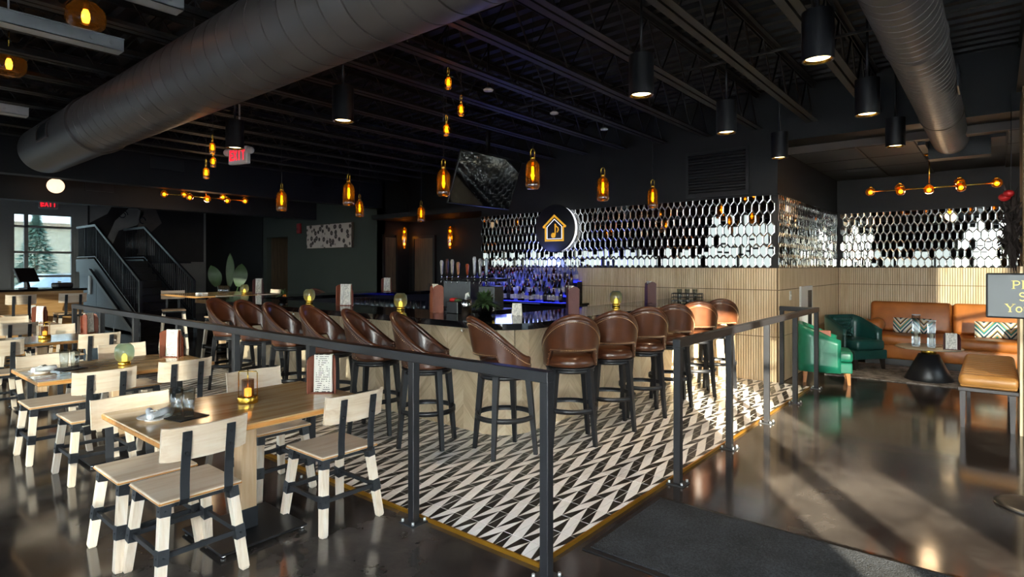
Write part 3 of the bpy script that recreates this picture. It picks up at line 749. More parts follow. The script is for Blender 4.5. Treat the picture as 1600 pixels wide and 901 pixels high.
MB().ball((0, 0, 0), .125, 1, 24, 14).build('globe', 'opal', t); MB().cyl((0, 0, .12), (0, 0, .62), .008).build('stem', 'black', t)
p = Wp(11.3, 86); t = thing('opal_pendant', 'lit opal globe pendant half hidden by the thick duct', 'pendant lamp', (p[0], p[1], 3.29), 0)
MB().ball((0, 0, 0), .13, 1, 24, 14).build('globe', 'opal', t); MB().cyl((0, 0, .12), (0, 0, .31), .008).build('stem', 'black', t)
# television
tv = thing('television', 'black wall television hung tilted below the joists', 'television', (-5.72, 6.48, 3.24))
tl = math.atan2(.28, .736)
tv.rotation_euler = (0, tl, 0)
MB().rbox(-.03, .005, -.68, .68, -.79, 0, .006, 1).build('bezel', 'darkplastic', tv)
MB().box(.0055, .008, -.665, .665, -.775, -.015).build('screen', 'countertop', tv)
MB().beam((-.03, 0, -.35), (-.36, 0, .74), .05, .05).build('ceiling_mount', 'black', tv)
MB().box(-.05, -.028, -.2, .2, -.55, -.2).build('mount_plate', 'black', tv)
# round house sign
sg = thing('round_sign', 'round black sign with a gold house and music note', 'sign', (-5.9, 8.405, 2.26))
Xs = Matrix.Rotation(PI/2, 4, 'X')
MB().lathe([(.395, .005), (.395, .10), (.38, .105)], 56, X=Xs, cap=False).build('lit_rim', 'rimlight', sg)
MB().lathe([(.415, .105), (.415, .125), (.40, .13), (.001, .13)], 56, X=Xs, cap=False).build('face', 'black', sg)
MB().lathe([(.416, .112), (.42, .118), (.416, .124)], 56, X=Xs, cap=False).build('edge_ring', 'gold', sg)
Xf = Matrix.Translation((0, -.13, -.02))
mb = MB(); ribbon(mb, [(-.24, .045), (0, .24), (.24, .045)], .03, .012, 0, False, Xf); ribbon(mb, [(-.185, .05), (-.185, -.19), (.185, -.19), (.185, .05)], .028, .012, 0, False, Xf)
ribbon(mb, [(-.24, .045), (-.20, .045)], .028, .012, 0, False, Xf); ribbon(mb, [(.2, .045), (.24, .045)], .028, .012, 0, False, Xf); mb.build('house_outline', 'signgold', sg)
mb = MB(); ribbon(mb, [(-.155, .05), (0, .18), (.155, .05), (.155, -.16), (-.155, -.16)], .009, .008, 0, True, Xf); mb.build('house_inner_line', 'rimlight', sg)
mb = MB(); ribbon(mb, [(.02, .10), (.02, -.09)], .018, .012, 0, False, Xf); ribbon(mb, [(.02, .095), (.045, .05), (.08, .03), (.085, -.01), (.06, -.05)], .016, .012, 0, False, Xf)
mb.lathe([(.045, .001), (.045, .012), (.001, .012)], 20, X=Xf @ Matrix.Translation((-.02, 0, -.10)) @ Xs, cap=False); mb.build('music_note', 'signgold', sg)
# wall vent over the mirrors
v = thing('wall_vent', 'black louvred vent on the wall above the mirror tiles', 'vent', (0, 0, 0))
MB().box(-3.56, -2.68, 8.42, 8.434, 2.64, 3.27).build('vent_back', 'darkplastic', v)
for a in ((-3.58, -3.54, 2.62, 3.29), (-2.7, -2.66, 2.62, 3.29), (-3.54, -2.7, 2.62, 2.66), (-3.54, -2.7, 3.25, 3.29)): MB().box(a[0], a[1], 8.40, 8.42, a[2], a[3]).build('frame', 'black', v)
for k in range(14): MB().beam((-3.54, 8.41, 2.69+.042*k), (-2.7, 8.41, 2.69+.042*k), .024, .006, up=(0, .6, .8)).build('louvre', 'black', v)
# exit signs
LET = {'E': [(0, 1, 0, .2), (0, .25, 0, 1), (0, 1, .4, .6), (0, 1, .8, 1)], 'I': [(.35, .65, 0, 1)], 'T': [(.37, .63, 0, 1), (0, 1, .8, 1)]}
def exit_sign(loc, rz, lab, lamps, s=1):
    t = thing('exit_sign', lab, 'exit sign', loc, rz, 'exit signs')
    MB().rbox(-.17*s, .17*s, -.03*s, .03*s, -.11*s, .11*s, .01*s, 1).build('housing', 'white', t)
    for k, ch in enumerate('EXIT'):
        mb = MB(); ox = (-.135+.07*k)*s; w_ = .055*s; h = .13*s
        if ch == 'X':
            for a, b in (((0, 0), (1, 1)), ((0, 1), (1, 0))): mb.beam((ox+a[0]*w_, -.032*s, -h/2+a[1]*h), (ox+b[0]*w_, -.032*s, -h/2+b[1]*h), .004*s, .016*s, up=(1, 0, 0))
        else:
            for x0, x1, z0, z1 in LET[ch]: mb.box(ox+x0*w_, ox+x1*w_, -.034*s, -.03*s, -h/2+z0*h, -h/2+z1*h)
        mb.build('letter', 'redlit', t)
    if lamps:
        for sx in (-1, 1): MB().ball((sx*.21*s, -.01, .05*s), .045*s, 1, 14, 8).build('emergency_lamp', 'white', t)
        MB().box(-.04*s, .04*s, -.02*s, .02*s, .11*s, .2*s).box(-.008, .008, -.008, .008, .2*s, 4.03-loc[2]).build('mount', 'white', t)
    return t
p = Wp(7.4, 374); exit_sign((p[0], p[1], 1.6+173*7.4/911), .25, 'white exit sign with red letters and two emergency lamps', True, 1.0)
exit_sign((-20.72, 4.35, 3.38), PI/2, 'lit red exit sign above the glazed entrance', False, 1.3)
for i, (px, py, lab) in enumerate(((763, 142, 'white ceiling sensor disc by the small pendants'), (866, 178, 'white ceiling sensor disc behind the bar corner downlight'), (944, 203, 'white ceiling sensor disc above the mirror wall'))):
    z = 3.46; d = 911*(z-1.6)/(416-py); p = Wp(d, px)
    t = thing('ceiling_sensor', lab, 'sensor', (p[0], p[1], z)); MB().lathe([(.001, 0), (.05, 0), (.055, .012), (.03, .03)], 20).build('disc', 'white', t); MB().cyl((0, 0, .03), (0, 0, .54), .012).build('stem', 'black', t)
# ------------------------------------------------------------------ guard rails
def post(t, x, y, h=1.01):
    o = MB().rbox(x-.026, x+.026, y-.026, y+.026, 0, h, .003, 1).build('post', 'black', t)
    MB().rbox(x-.065, x+.065, y-.065, y+.065, 0, .01, .002, 1).build('base_plate', 'steel', o)
    for sx in (-1, 1):
        for sy in (-1, 1): MB().cyl((x+sx*.048, y+sy*.048, .01), (x+sx*.048, y+sy*.048, .028), .009, n=6).build('bolt', 'galv', o)
g = thing('guard_rail', 'long black steel guard rail between dining tables and bar platform', 'railing')
MB().rbox(-10.12, -1.745, 2.385, 2.445, 1.005, 1.065, .004, 1).build('top_rail', 'black', g)
for x in (-1.772, -2.8, -3.97, -5.18, -6.42, -7.67, -8.87, -10.09): post(g, x, 2.415)
g = thing('guard_rail', 'black steel guard rail along the walkway with a short return to the wall', 'railing')
MB().rbox(-1.83, -1.77, 4.06, 8.44, 1.005, 1.065, .004, 1).build('top_rail', 'black', g)
MB().rbox(-2.24, -1.83, 8.33, 8.39, 1.005, 1.065, .004, 1).build('return_rail', 'black', g)
for y in (4.09, 5.17, 6.26, 7.36, 8.41): post(g, -1.8, y)
MB().rbox(-2.235, -2.185, 8.335, 8.385, .02, 1.01, .003, 1).build('post', 'black', g)
# ------------------------------------------------------------------ bar
def upath(x0, x1, y0, yl, yr, r, n=10):
    """outer U outline from right end to left end"""
    p = [(x1, yr)]+[(x1-r+r*math.cos(a), y0+r+r*math.sin(a)) for a in [-PI/2*i/n for i in range(n+1)]]
    p += [(x0+r-r*math.sin(PI/2*i/n), y0+r-r*math.cos(PI/2*i/n)) for i in range(n+1)]+[(x0, yl)]
    return p
bar = thing('bar_counter', 'bar with polished black stone top and pale chevron oak front', 'bar')
outer = upath(-9.4, -3.03, 3.64, 7.9, 8.4, .36); inner = [(-8.65, 7.9), (-8.65, 4.39), (-3.78, 4.39), (-3.78, 8.4)]
ct = MB(); poly = outer+inner; n = len(poly)
ct.add([(x, y, 1.12) for x, y in poly]+[(x, y, 1.065) for x, y in poly], [(i, i+n, (i+1) % n+n, (i+1) % n) for i in range(n)])
# top and bottom as quads strips: front, left, right
bm = bmesh.new(); me = ct.mesh('worktop'); bm.from_mesh(me); bm.verts.ensure_lookup_table()
for rng in (range(n), range(n, 2*n)): bmesh.ops.triangulate(bm, faces=[bm.faces.new([bm.verts[i] for i in rng])])
bmesh.ops.recalc_face_normals(bm, faces=bm.faces); bm.to_mesh(me); bm.free(); me.materials.append(M['countertop']); link('worktop', me, bar)
bo = upath(-8.98, -3.45, 4.085, 7.9, 8.4, .30); bi = [(-8.7, 7.9), (-8.7, 4.34), (-3.73, 4.34), (-3.73, 8.4)]
cm = MB(); poly = bo+bi; n = len(poly)
cm.add([(x, y, 1.065) for x, y in poly]+[(x, y, .0) for x, y in poly], [(i, i+n, (i+1) % n+n, (i+1) % n) for i in range(n)])
core = cm.build('core', 'barcore', bar)
PW = .46
def panelmesh(w_):
    m_ = MB().rbox(-w_/2+.002, w_/2-.002, -.02, 0, .02, 1.062, .003, 1).mesh('front_panel'); m_.materials.append(M['chevron']); return m_
PMS = panelmesh(PW)
def panel(x, y, rz, me_=None): link('front_panel', me_ or PMS, bar, (x, y, 0), rz)
x = -3.75-PW/2; k = 0
while x > -8.7: panel(x, 4.083, 0); x -= PW
y = 4.385+PW/2
while y < 8.2: panel(-3.448, y, PI/2); y += PW
wc = .302*PI/2/3; PMC = panelmesh(wc*1.03)
for i in range(3):
    a = -PI/2+PI/2*(i+.5)/3; panel(-3.75+.301*math.cos(a), 4.385+.301*math.sin(a), a+PI/2, PMC)
y = 4.5
while y < 7.7: panel(-8.983, y, -PI/2); y += PW
for x in (-7.0, -6.3, -5.4, -4.65, -3.95): MB().tube([(x, 4.06, 1.05), (x, 4.02, 1.04), (x, 4.0, .99), (x, 4.02, .97), (x, 4.04, .985)], .006, 6).build('bag_hook', 'chrome', bar)
MB().box(-8.6, -3.85, 4.42, 4.75, 0, .85).build('under_counter', 'barcore', bar)
# ------------------------------------------------------------------ bar stools
def stool():
    t = thing('bar_stool', 'x', 'bar stool', (0, 0, 0), 0, 'brown leather bar stools around the bar')
    A = math.radians(130); n = 36; rows = 7
    def ztop(th): return .80+.345*((1+math.cos(min(PI, abs(th)*180/138)))/2)**1.1
    def zbot(th):
        a = math.degrees(abs(th)); s_ = max(0, min(1, (66-a)/16)); s_ = s_*s_*(3-2*s_); return .695+.145*s_
    def P_(th, z, off):
        k = max(0, min(1, (z-.69)/.45)); r = .242+.045*k*(.5+.5*math.cos(th))+.01*k-off
        return (r*math.sin(th), -r*math.cos(th)-.035*k, z)
    mb = MB(); vs = []; fs = []
    for i in range(n+1):
        th = -A+2*A*i/n; zt, zb = ztop(th), zbot(th)
        for off in (0, .04):
            for j in range(rows+1):
                vs.append(P_(th, zb+(zt-zb)*j/rows - (0 if j < rows else .0), off))
    w_ = 2*(rows+1)
    for i in range(n):
        for j in range(rows):
            a = i*w_+j; fs.append((a, a+w_, a+w_+1, a+1)); b = a+rows+1; fs.append((b, b+1, b+w_+1, b+w_))
        a = i*w_; fs.append((a, a+rows+1, a+w_+rows+1, a+w_))
        a = i*w_+rows; fs.append((a, a+w_, a+w_+rows+1, a+rows+1))
    for i in (0, n):
        a = i*w_
        for j in range(rows):
            q = (a+j, a+j+1, a+j+rows+2, a+j+rows+1); fs.append(q if i == 0 else q[::-1])
    mb.add(vs, fs, 0, True); sh = mb.build('leather_back', 'leather', t)
    rim = [P_(-A+2*A*i/40, ztop(-A+2*A*i/40)+.002, .02) for i in range(41)]
    MB().tube(rim, .024, 8).build('padded_rim', 'leather', sh)
    st = MB()
    def dots(fn, th0, th1, k):
        for i in range(k):
            p = Vector(fn(th0+(th1-th0)*i/(k-1))); r = .0046
            st.add([p+Vector(q)*r for q in ((1, 0, 0), (-1, 0, 0), (0, 1, 0), (0, -1, 0), (0, 0, 1), (0, 0, -1))], [(0, 2, 4), (2, 1, 4), (1, 3, 4), (3, 0, 4), (2, 0, 5), (1, 2, 5), (3, 1, 5), (0, 3, 5)])
    dots(lambda th: P_(th, ztop(th)-.042, -.001), -A*.97, A*.97, 84)
    dots(lambda th: P_(th, zbot(th)+.014, -.001), -1.15, 1.15, 40)
    tag(st.build('stitching', 'stitch', sh), kind='stuff')
    MB().lathe([(.001, .69), (.205, .69), (.226, .705), (.229, .74), (.212, .775), (.16, .79), (.001, .795)], 32).build('seat_cushion', 'leather', t)
    MB().lathe([(.10, .672), (.222, .672), (.226, .676), (.226, .688), (.20, .692)], 32).lathe([(.205, .64), (.215, .64), (.215, .672), (.205, .672)], 32, cap=False).build('swivel_ring', 'black', t)
    for sx in (-1, 1):
        for sy in (-1, 1):
            MB().beam((sx*.148, sy*.148, .672), (sx*.196, sy*.196, 0), .05, .05, .032, .032, up=(sx, -sy, 0)).build('leg', 'black', t)
    MB().lathe([(.236, .295), (.252, .295), (.252, .335), (.236, .335), (.236, .295)], 36, cap=False).build('foot_ring', 'black', t)
    return t
ST0 = stool(); PZ = .021
LS = [(-7.65, 3.53, -62, 'brown leather bar stool at the far left end of the bar'), (-6.9, 3.53, -66, 'second brown leather bar stool from the far left end'),
      (-6.18, 3.53, -58, 'third brown leather bar stool from the far left end'), (-5.4, 3.52, -64, 'brown leather bar stool behind the near table menu holder'),
      (-4.62, 3.51, -56, 'brown leather bar stool behind the nearest wooden chair back by the railing'), (-3.91, 3.53, -60, 'brown leather bar stool showing its inside, next to the bar corner'),
      (-3.23, 3.80, -24, 'brown leather bar stool at the rounded bar corner'),
      (-2.97, 4.41, 42, 'brown leather bar stool right behind the corner railing post'), (-2.93, 5.05, 42, 'second brown leather bar stool past the bar corner'),
      (-2.92, 5.72, 38, 'third brown leather bar stool past the bar corner'), (-2.9, 6.38, 34, 'fourth brown leather bar stool past the bar corner'),
      (-2.88, 7.05, 32, 'fifth brown leather bar stool past the bar corner'), (-2.85, 7.7, 32, 'last brown leather bar stool beside the slatted wall')]
for i, (x, y, a, lab) in enumerate(LS):
    if i == 0: ST0.location = (x, y, PZ); ST0.rotation_euler = (0, 0, math.radians(a)); ST0['label'] = lab
    else: dup(ST0, (x, y, PZ), math.radians(a), lab)
dup(ST0, (-9.62, 6.1, PZ), math.radians(-90), 'brown leather bar stool on the far short side of the bar')
# ------------------------------------------------------------------ dining chairs
def strap(path, y, w_, th):
    vs = []; fs = []; k = len(path)
    for i, p in enumerate(path):
        a = Vector(path[max(0, i-1)]); b = Vector(path[min(k-1, i+1)]); d = (b-a).normalized(); nn = Vector((-d.y, d.x))*th/2
        for q in (1, -1):
            for sy in (-1, 1): vs.append((p[0]+q*nn.x, y+sy*w_/2, p[1]+q*nn.y))
    for i in range(k-1):
        a = 4*i; b = a+4; fs += [(a, a+1, b+1, b), (a+3, a+2, b+2, b+3), (a+1, a+3, b+3, b+1), (a+2, a, b, b+2)]
    fs += [(0, 2, 3, 1), (4*k-4, 4*k-3, 4*k-1, 4*k-2)]
    return MB().add(vs, fs)
def chair(hs=.445, bar_=False):
    t = thing('bar_chair' if bar_ else 'dining_chair', 'x', 'chair')
    k = hs/.445; r0 = .162
    s_ = MB().rbox(-.205, .205, -.2, .2, hs, hs+.022, .008, 2).build('seat', 'woodseat', t)
    MB().rbox(-.2065, .2065, -.2015, .2015, hs+.004, hs+.016, .004, 1).build('seat_edge', 'woodedge', s_)
    fr = MB()
    for a, b in (((-r0, -r0), (r0, -r0)), ((-r0, r0), (r0, r0)), ((-r0, -r0), (-r0, r0)), ((r0, -r0), (r0, r0))): fr.beam((a[0], a[1], hs-.014), (b[0], b[1], hs-.014), .022, .026)
    fr.build('seat_frame', 'steel', t)
    for sx in (-1, 1):
        for sy in (-1, 1):
            top = Vector((sx*r0, sy*r0, hs-.002)); ft = Vector((sx*(.222+.02*(k-1)), sy*(.205+.03*(k-1)), .0))
            at = lambda z: ft.lerp(top, z/(hs-.002))
            l_ = MB().beam(at(.012), top, .04, .04, .046, .046, up=(1, 0, 0)).beam(ft, at(.012), .03, .03, .04, .04, up=(1, 0, 0)).build('leg', 'woodleg', t)
            for z0, z1 in ((hs-.062, hs-.004), (.165*(1 if not bar_ else 1.35), .165*(1 if not bar_ else 1.35)+.07)):
                sl = MB().beam(at(z0), at(z1), .05, .05, .051, .051, up=(1, 0, 0)); m_ = at((z0+z1)/2)
                for d in ((sx, 0), (0, sy)): sl.cyl((m_.x+d[0]*.024, m_.y+d[1]*.024, m_.z), (m_.x+d[0]*.029, m_.y+d[1]*.029, m_.z), .006, n=6)
                sl.build('sleeve', 'steel', l_)
    zz = .2 if not bar_ else .258; f_ = .222+.02*(k-1); g_ = .205+.03*(k-1); q = zz/hs; ax = f_+(r0-f_)*q; ay = g_+(r0-g_)*q
    for a, b in (((-ax, -ay), (ax, -ay)), ((-ax, ay), (ax, ay)), ((-ax, -ay), (-ax, ay)), ((ax, -ay), (ax, ay))): MB().beam((a[0], a[1], zz), (b[0], b[1], zz), .018, .024).build('stretcher', 'steel', t)
    zb = hs+.215; vs = []; n = 12; fs = []
    for i in range(n+1):
        u = -1+2*i/n; y = .205*u; cx_ = -.26+.032*u*u
        for z, dx in ((zb, .012), (zb+.165, -.012)):
            inset = .006 if abs(u) > .99 else 0
            vs.append((cx_+dx, y, z+inset)); vs.append((cx_+dx-.017, y, z+inset))
    for i in range(n):
        a = i*4; b = a+4
        fs += [(a, b, b+2, a+2), (a+1, a+3, b+3, b+1), (a+2, b+2, b+3, a+3), (a, a+1, b+1, b)]
    fs += [(0, 2, 3, 1), (n*4, n*4+1, n*4+3, n*4+2)]
    bk = MB().add(vs, fs, 0, False).build('backrest', 'woodseat', t)
    for sy in (-.105, .105):
        path = [(-.10, hs-.006), (-.2, hs-.006), (-.24, hs+.0), (-.259, hs+.03), (-.258, hs+.10), (-.262, hs+.16), (-.27, zb+.0), (-.291, zb+.145)]
        st_ = strap(path, sy, .042, .007).build('back_strap', 'steel', t)
        for q in (.04, .105): MB().cyl((-.27, sy, zb+q), (-.294, sy, zb+q), .008, n=8).build('bolt', 'darkplastic', st_)
    return t
CH0 = chair(); used = [False]
CG = 'pale wood and steel dining chairs'
def place(x, y, a, lab):
    if not used[0]: used[0] = True; CH0.location = (x, y, 0); CH0.rotation_euler = (0, 0, math.radians(a)); tag(CH0, lab, None, CG); return
    dup(CH0, (x, y, 0), math.radians(a), lab, CG)
for x, y, a, lab in [(-3.285, 1.27, 180, 'wooden dining chair nearest the camera, its back turned to the near table corner'), (-3.27, 2.14, 180, 'wooden dining chair beside the gold platform trim, back to the walkway'),
    (-3.75, 1.235, 0, 'wooden dining chair facing the plate on the nearest table'), (-4.03, 2.13, 0, 'wooden dining chair behind the gold lantern of the nearest table'),
    (-5.38, 1.42, 180, 'wooden dining chair at the second table with its back to the nearest table plate'), (-5.42, 2.0, 180, 'wooden dining chair whose back stands behind the nearest table tumblers'),
    (-6.17, 1.33, 0, 'wooden dining chair facing the napkins on the second table'), (-6.47, 2.0, 0, 'wooden dining chair behind the green glass candle of the second table'),
    (-8.25, 1.27, 180, 'wooden dining chair cut by the frame edge at the third table'), (-8.25, 2.16, 180, 'wooden dining chair at the third table beside the terracotta menu stand'),
    (-9.36, 2.1, 0, 'wooden dining chair behind the gold lantern of the third table'), (-10.57, 1.85, 180, 'shaded wooden dining chair at the fourth table'), (-11.45, 2.0, 0, 'wooden dining chair on the far side of the fourth table')]:
    place(x, y, a, lab)
BC = chair(.74, True); tag(BC, 'tall wooden chair at the free end of the high table by the stairs', None, 'tall wooden bar chairs')
BC.location = (-12.35, 4.55, 0); BC.rotation_euler = (0, 0, -.3)
for x, y, a, lab in [(-10.05, 4.45, 180, 'tall wooden chair tucked behind the far left bar stools'), (-10.05, 5.15, 180, 'tall wooden chair in front of the maroon menu on the high table'), (-11.5, 5.95, -90, 'tall wooden chair on the plant side of the high table'),
    (-12.95, 2.3, 180, 'tall wooden chair at the host counter below the till'), (-12.95, 3.02, 180, 'tall wooden chair at the host counter nearest the stair panel')]:
    dup(BC, (x, y, 0), math.radians(a), lab)
# ------------------------------------------------------------------ tables
def table(w_, l_, h, bar_=False):
    t = thing('high_table' if bar_ else 'dining_table', 'x', 'table')
    tp = MB().rbox(-w_/2, w_/2, -l_/2, l_/2, h-.036, h, .006, 2).build('tabletop', 'woodtop', t)
    MB().rbox(-w_/2-.002, w_/2+.002, -l_/2-.002, l_/2+.002, h-.032, h-.006, .004, 1).build('edge_band', 'woodedge', tp)
    p = MB().rbox(-.048, .048, -.048, .048, .03, h-.04, .004, 1).build('post', 'woodpost', t)
    MB().box(-.052, .052, -.052, .052, .03, .15).build('sleeve', 'steel', p); MB().box(-.052, .052, -.052, .052, h-.09, h-.036).build('sleeve', 'steel', p)
    MB().box(-w_*.38, w_*.38, -.03, .03, h-.05, h-.036).box(-.03, .03, -l_*.38, l_*.38, h-.05, h-.036).build('support_bracket', 'steel', t)
    MB().rbox(-.26, .26, -.26, .26, .016, .03, .004, 1).build('base_plate', 'black', t)
    for sx in (-1, 1):
        for sy in (-1, 1): MB().cyl((sx*.235, sy*.235, 0), (sx*.235, sy*.235, .018), .016, n=10).build('levelling_foot', 'chrome', t)
    return t
T0 = table(.87, 1.24, .76); tag(T0, 'square edged oak dining table nearest the camera', None, 'oak dining tables'); T0.location = (-3.5, 1.69, 0)
dup(T0, (-5.77, 1.68, 0), 0, 'oak dining table with the green glass candle'); dup(T0, (-8.5, 1.72, 0), 0, 'oak dining table with the terracotta menu stand'); dup(T0, (-10.9, 1.75, 0), 0, 'oak dining table farthest along the railing')
HT = table(1.7, 1.5, 1.09, True); tag(HT, 'high oak table beside the black stairs'); HT.location = (-11.15, 4.95, 0)
# ------------------------------------------------------------------ table settings
def lantern():
    t = thing('lantern', 'x', 'lantern', (0, 0, 0), 0, 'gold wire table lanterns')
    MB().lathe([(.05, 0), (.052, .004), (.052, .034), (.049, .038), (.001, .038)], 28).build('brass_base', 'gold', t)
    MB().lathe([(.031, .038), (.031, .125)], 24, cap=False).build('glass_chimney', 'smoky', t)
    MB().lathe([(.018, .038), (.018, .075), (.004, .08)], 14).build('candle', 'flame', t)
    MB().tube([(-.05, 0, .036), (-.05, 0, .16), (-.046, 0, .168), (.046, 0, .168), (.05, 0, .16), (.05, 0, .036)], .0028, 6).build('wire_frame', 'gold', t)
    MB().cyl((0, 0, .085), (0, 0, .178), .003, n=6).build('hook_rod', 'gold', t); return t
L0 = lantern(); L0.scale = (1.15, 1.15, 1.15); tag(L0, 'gold wire lantern on the nearest table'); L0.location = (-3.55, 1.73, .76); L0.rotation_euler = (0, 0, .7)
dup(L0, (-8.5, 1.75, .76), .7, 'gold wire lantern on the third table'); dup(L0, (-13.6, 2.05, 1.2), .8, 'gold wire lantern on the host counter')
def votive():
    t = thing('glass_candle', 'x', 'candle holder', (0, 0, 0), 0, 'green ribbed glass candle holders')
    prof = [(.03, .022), (.05, .03), (.062, .055), (.064, .085), (.058, .112), (.04, .13), (.034, .132)]
    mb = MB(); vs = []; n = 40
    for r, z in prof:
        for k in range(n): a = 2*PI*k/n; q = r*(1+.03*(k % 2)); vs.append((q*math.cos(a), q*math.sin(a), z))
    mb.add(vs, [(i*n+k, i*n+(k+1) % n, (i+1)*n+(k+1) % n, (i+1)*n+k) for i in range(len(prof)-1) for k in range(n)], 0, True); mb.build('ribbed_globe', 'greenglass', t)
    MB().lathe([(.04, 0), (.042, .003), (.042, .02), (.03, .024)], 24).build('brass_base', 'gold', t)
    MB().lathe([(.018, .024), (.018, .055), (.006, .07)], 12).build('candle', 'flame', t); return t
V0 = votive(); V0.scale = (1.12, 1.12, 1.38); tag(V0, 'green ribbed glass candle on the second dining table'); V0.location = (-5.72, 1.72, .76)
def menu(kind='menulea'):
    t = thing('menu_stand', 'x', 'menu stand', (0, 0, 0), 0, 'leather menu stands')
    def pan(name, w_, h, X, mt):
        p = [(-w_/2, 0), (w_/2, 0), (w_/2, h*.7), (w_*.32, h*.93), (0, h), (-w_*.32, h*.97), (-w_/2, h*.9)]
        vs = [X @ Vector((a, y, b)) for y in (0, -.006) for a, b in p]; k = len(p)
        return MB().add(vs, [list(range(k)), list(range(k, 2*k))[::-1]]+[(i, i+k, (i+1) % k+k, (i+1) % k) for i in range(k)]).build(name, mt, t)
    RZ = lambda a: Matrix.Rotation(a, 4, 'Z')
    pan('side_panel', .1, .215, Matrix.Translation((-.062, -.005, 0)) @ RZ(1.15), kind); pan('side_panel', .1, .215, Matrix.Translation((.062, -.005, 0)) @ RZ(-1.15), kind)
    pan('back_panel', .12, .2, Matrix.Translation((0, .04, 0)), kind)
    MB().box(-.065, .065, -.05, .04, 0, .005).build('base', kind, t)
    MB().lathe([(.016, 0), (.02, .002), (.016, .003)], 16, X=Matrix.Translation((-.064, -.008, .12)) @ RZ(1.15) @ Matrix.Rotation(PI/2, 4, 'X'), cap=False).build('embossed_ring', kind, t)
    for k in range(3):
        MB().box(-.052, .052, -.004, .004, 0, .213).build('menu_page', 'menupage', t, (0, -.02+.018*k, .006)).rotation_euler = (-.05+.03*k, 0, .06*(k-1))
    return t
MN = menu(); MN.scale = (1.15, 1.15, 1.15); tag(MN, 'leather menu stand with white menus on the nearest table'); MN.location = (-3.46, 2.2, .76); MN.rotation_euler = (0, 0, .75)
MD = menu('menudark')
def dupg(src, loc, rz, lab): return dup(src, loc, rz, lab)
dup(MN, (-5.9, 2.17, .76), .55, 'leather menu stand with white menus on the second dining table'); dup(MN, (-8.8, 2.25, .76), 2.2, 'terracotta leather menu stand seen from behind on the third table'); dup(MN, (-10.9, 2.2, .76), .6, 'leather menu stand on the farthest dining table')
def tumbler():
    mb = MB(); mb.lathe([(.001, .004), (.026, .004), (.030, .06), (.034, .155), (.0325, .155), (.028, .06), (.024, .014), (.001, .012)], 18, cap=False)
    mb.lathe([(.001, 0), (.026, 0), (.0262, .004)], 18, cap=False)
    return tag(mb.build('tumbler', 'glass'), 'x', 'glass', 'upside clear tumblers on the tables')
G0 = tumbler()
def dup1(o, loc, lab=None, rz=0):
    c = o.copy(); C.objects.link(c); c.location = loc; c.rotation_euler = (0, 0, rz); tag(c, lab); return c
G0.location = (-3.53, 1.315, .766); G0['label'] = 'clear tumbler on the nearest table, left of the pair'
dup1(G0, (-3.455, 1.35, .766), 'clear tumbler on the nearest table, right of the pair')
dup1(G0, (-5.89, 1.34, .766), 'clear tumbler on the second dining table, left of the pair'); dup1(G0, (-5.79, 1.39, .766), 'clear tumbler on the second dining table, right of the pair')
dup1(G0, (-9.0, 1.3, .76), 'clear tumbler at the frame edge on the third table')
def coaster(x, y, lab): tag(MB().rbox(-.1, .1, -.085, .085, 0, .006, .002, 1).build('coaster_tray', 'darkplastic', None, (x, y, .76), .2), lab, 'tray', 'dark coaster trays')
coaster(-3.49, 1.34, 'dark tray under the tumblers of the nearest table'); coaster(-5.84, 1.37, 'dark tray under the tumblers of the second table')
def setting(x, y, lab1, lab2, rz):
    tag(MB().lathe([(.001, .004), (.045, .004), (.07, .012), (.085, .016), (.086, .018), (.07, .015), (.045, .007), (.001, .007)], 28).lathe([(.05, 0), (.048, .006)], 28).build('side_plate', 'plate', None, (x, y, .76)), lab1, 'plate', 'white side plates')
    nk = thing('napkin', lab2, 'napkin', (x, y, .772), rz, 'rolled white napkins')
    for k, (dx, a) in enumerate(((-.022, .3), (.022, -.35))):
        mb = MB(); X = Matrix.Translation((dx, 0, .02)) @ Matrix.Rotation(a, 4, 'Z') @ Matrix.Rotation(PI/2, 4, 'X')
        prof = [(.012, -.085), (.018, -.08), (.019, -.03), (.016, .03), (.018, .08), (.012, .085)]; mb.lathe(prof, 14, X=X); mb.build('napkin_roll', 'napkin', nk)
    MB().tube([(.03*math.cos(q), -.01, .02+.02*math.sin(q)) for q in [2*PI*i/16 for i in range(16)]], .003, 5, True).build('paper_band', 'paper', nk)
setting(-3.56, 1.215, 'white side plate on the nearest table', 'rolled white napkins on the nearest plate', 1.0)
setting(-5.82, 1.18, 'white side plate on the second dining table', 'rolled white napkins on the second table', .6)
# ------------------------------------------------------------------ things on the bar
Z = 1.12
dup(MN, (-6.15, 4.22, Z), .6, 'tall leather menu stand with white menus on the bar').scale = (1.25, 1.25, 1.2)
dup(MN, (-4.52, 4.2, Z), 2.6, 'brown leather menu stand turned away on the bar near the ferns').scale = (1.2, 1.2, 1.35)
MD.location = (-3.3, 4.93, Z); MD.rotation_euler = (0, 0, 2.35); MD.scale = (1.15, 1.15, 1.3); tag(MD, 'maroon menu stand on the bar beside the spirit bottles', None, 'leather menu stands')
dup(MD, (-3.52, 7.1, Z), 2.3, 'maroon menu stand on the bar before the slatted wall').scale = (1.2, 1.2, 1.3)
dup(MN, (-9.0, 7.1, Z), .6, 'menu stand on the far bar wing below the sage wall').scale = (1.2, 1.2, 1.2)
dup(V0, (-6.94, 4.2, Z), 0, 'green glass candle on the bar next to the silver bowl')
dup(V0, (-5.09, 4.2, Z), 0, 'green glass candle on the bar between the two menu stands')
dup(V0, (-3.53, 6.23, Z), 0, 'green glass candle on the bar before the slatted wall')
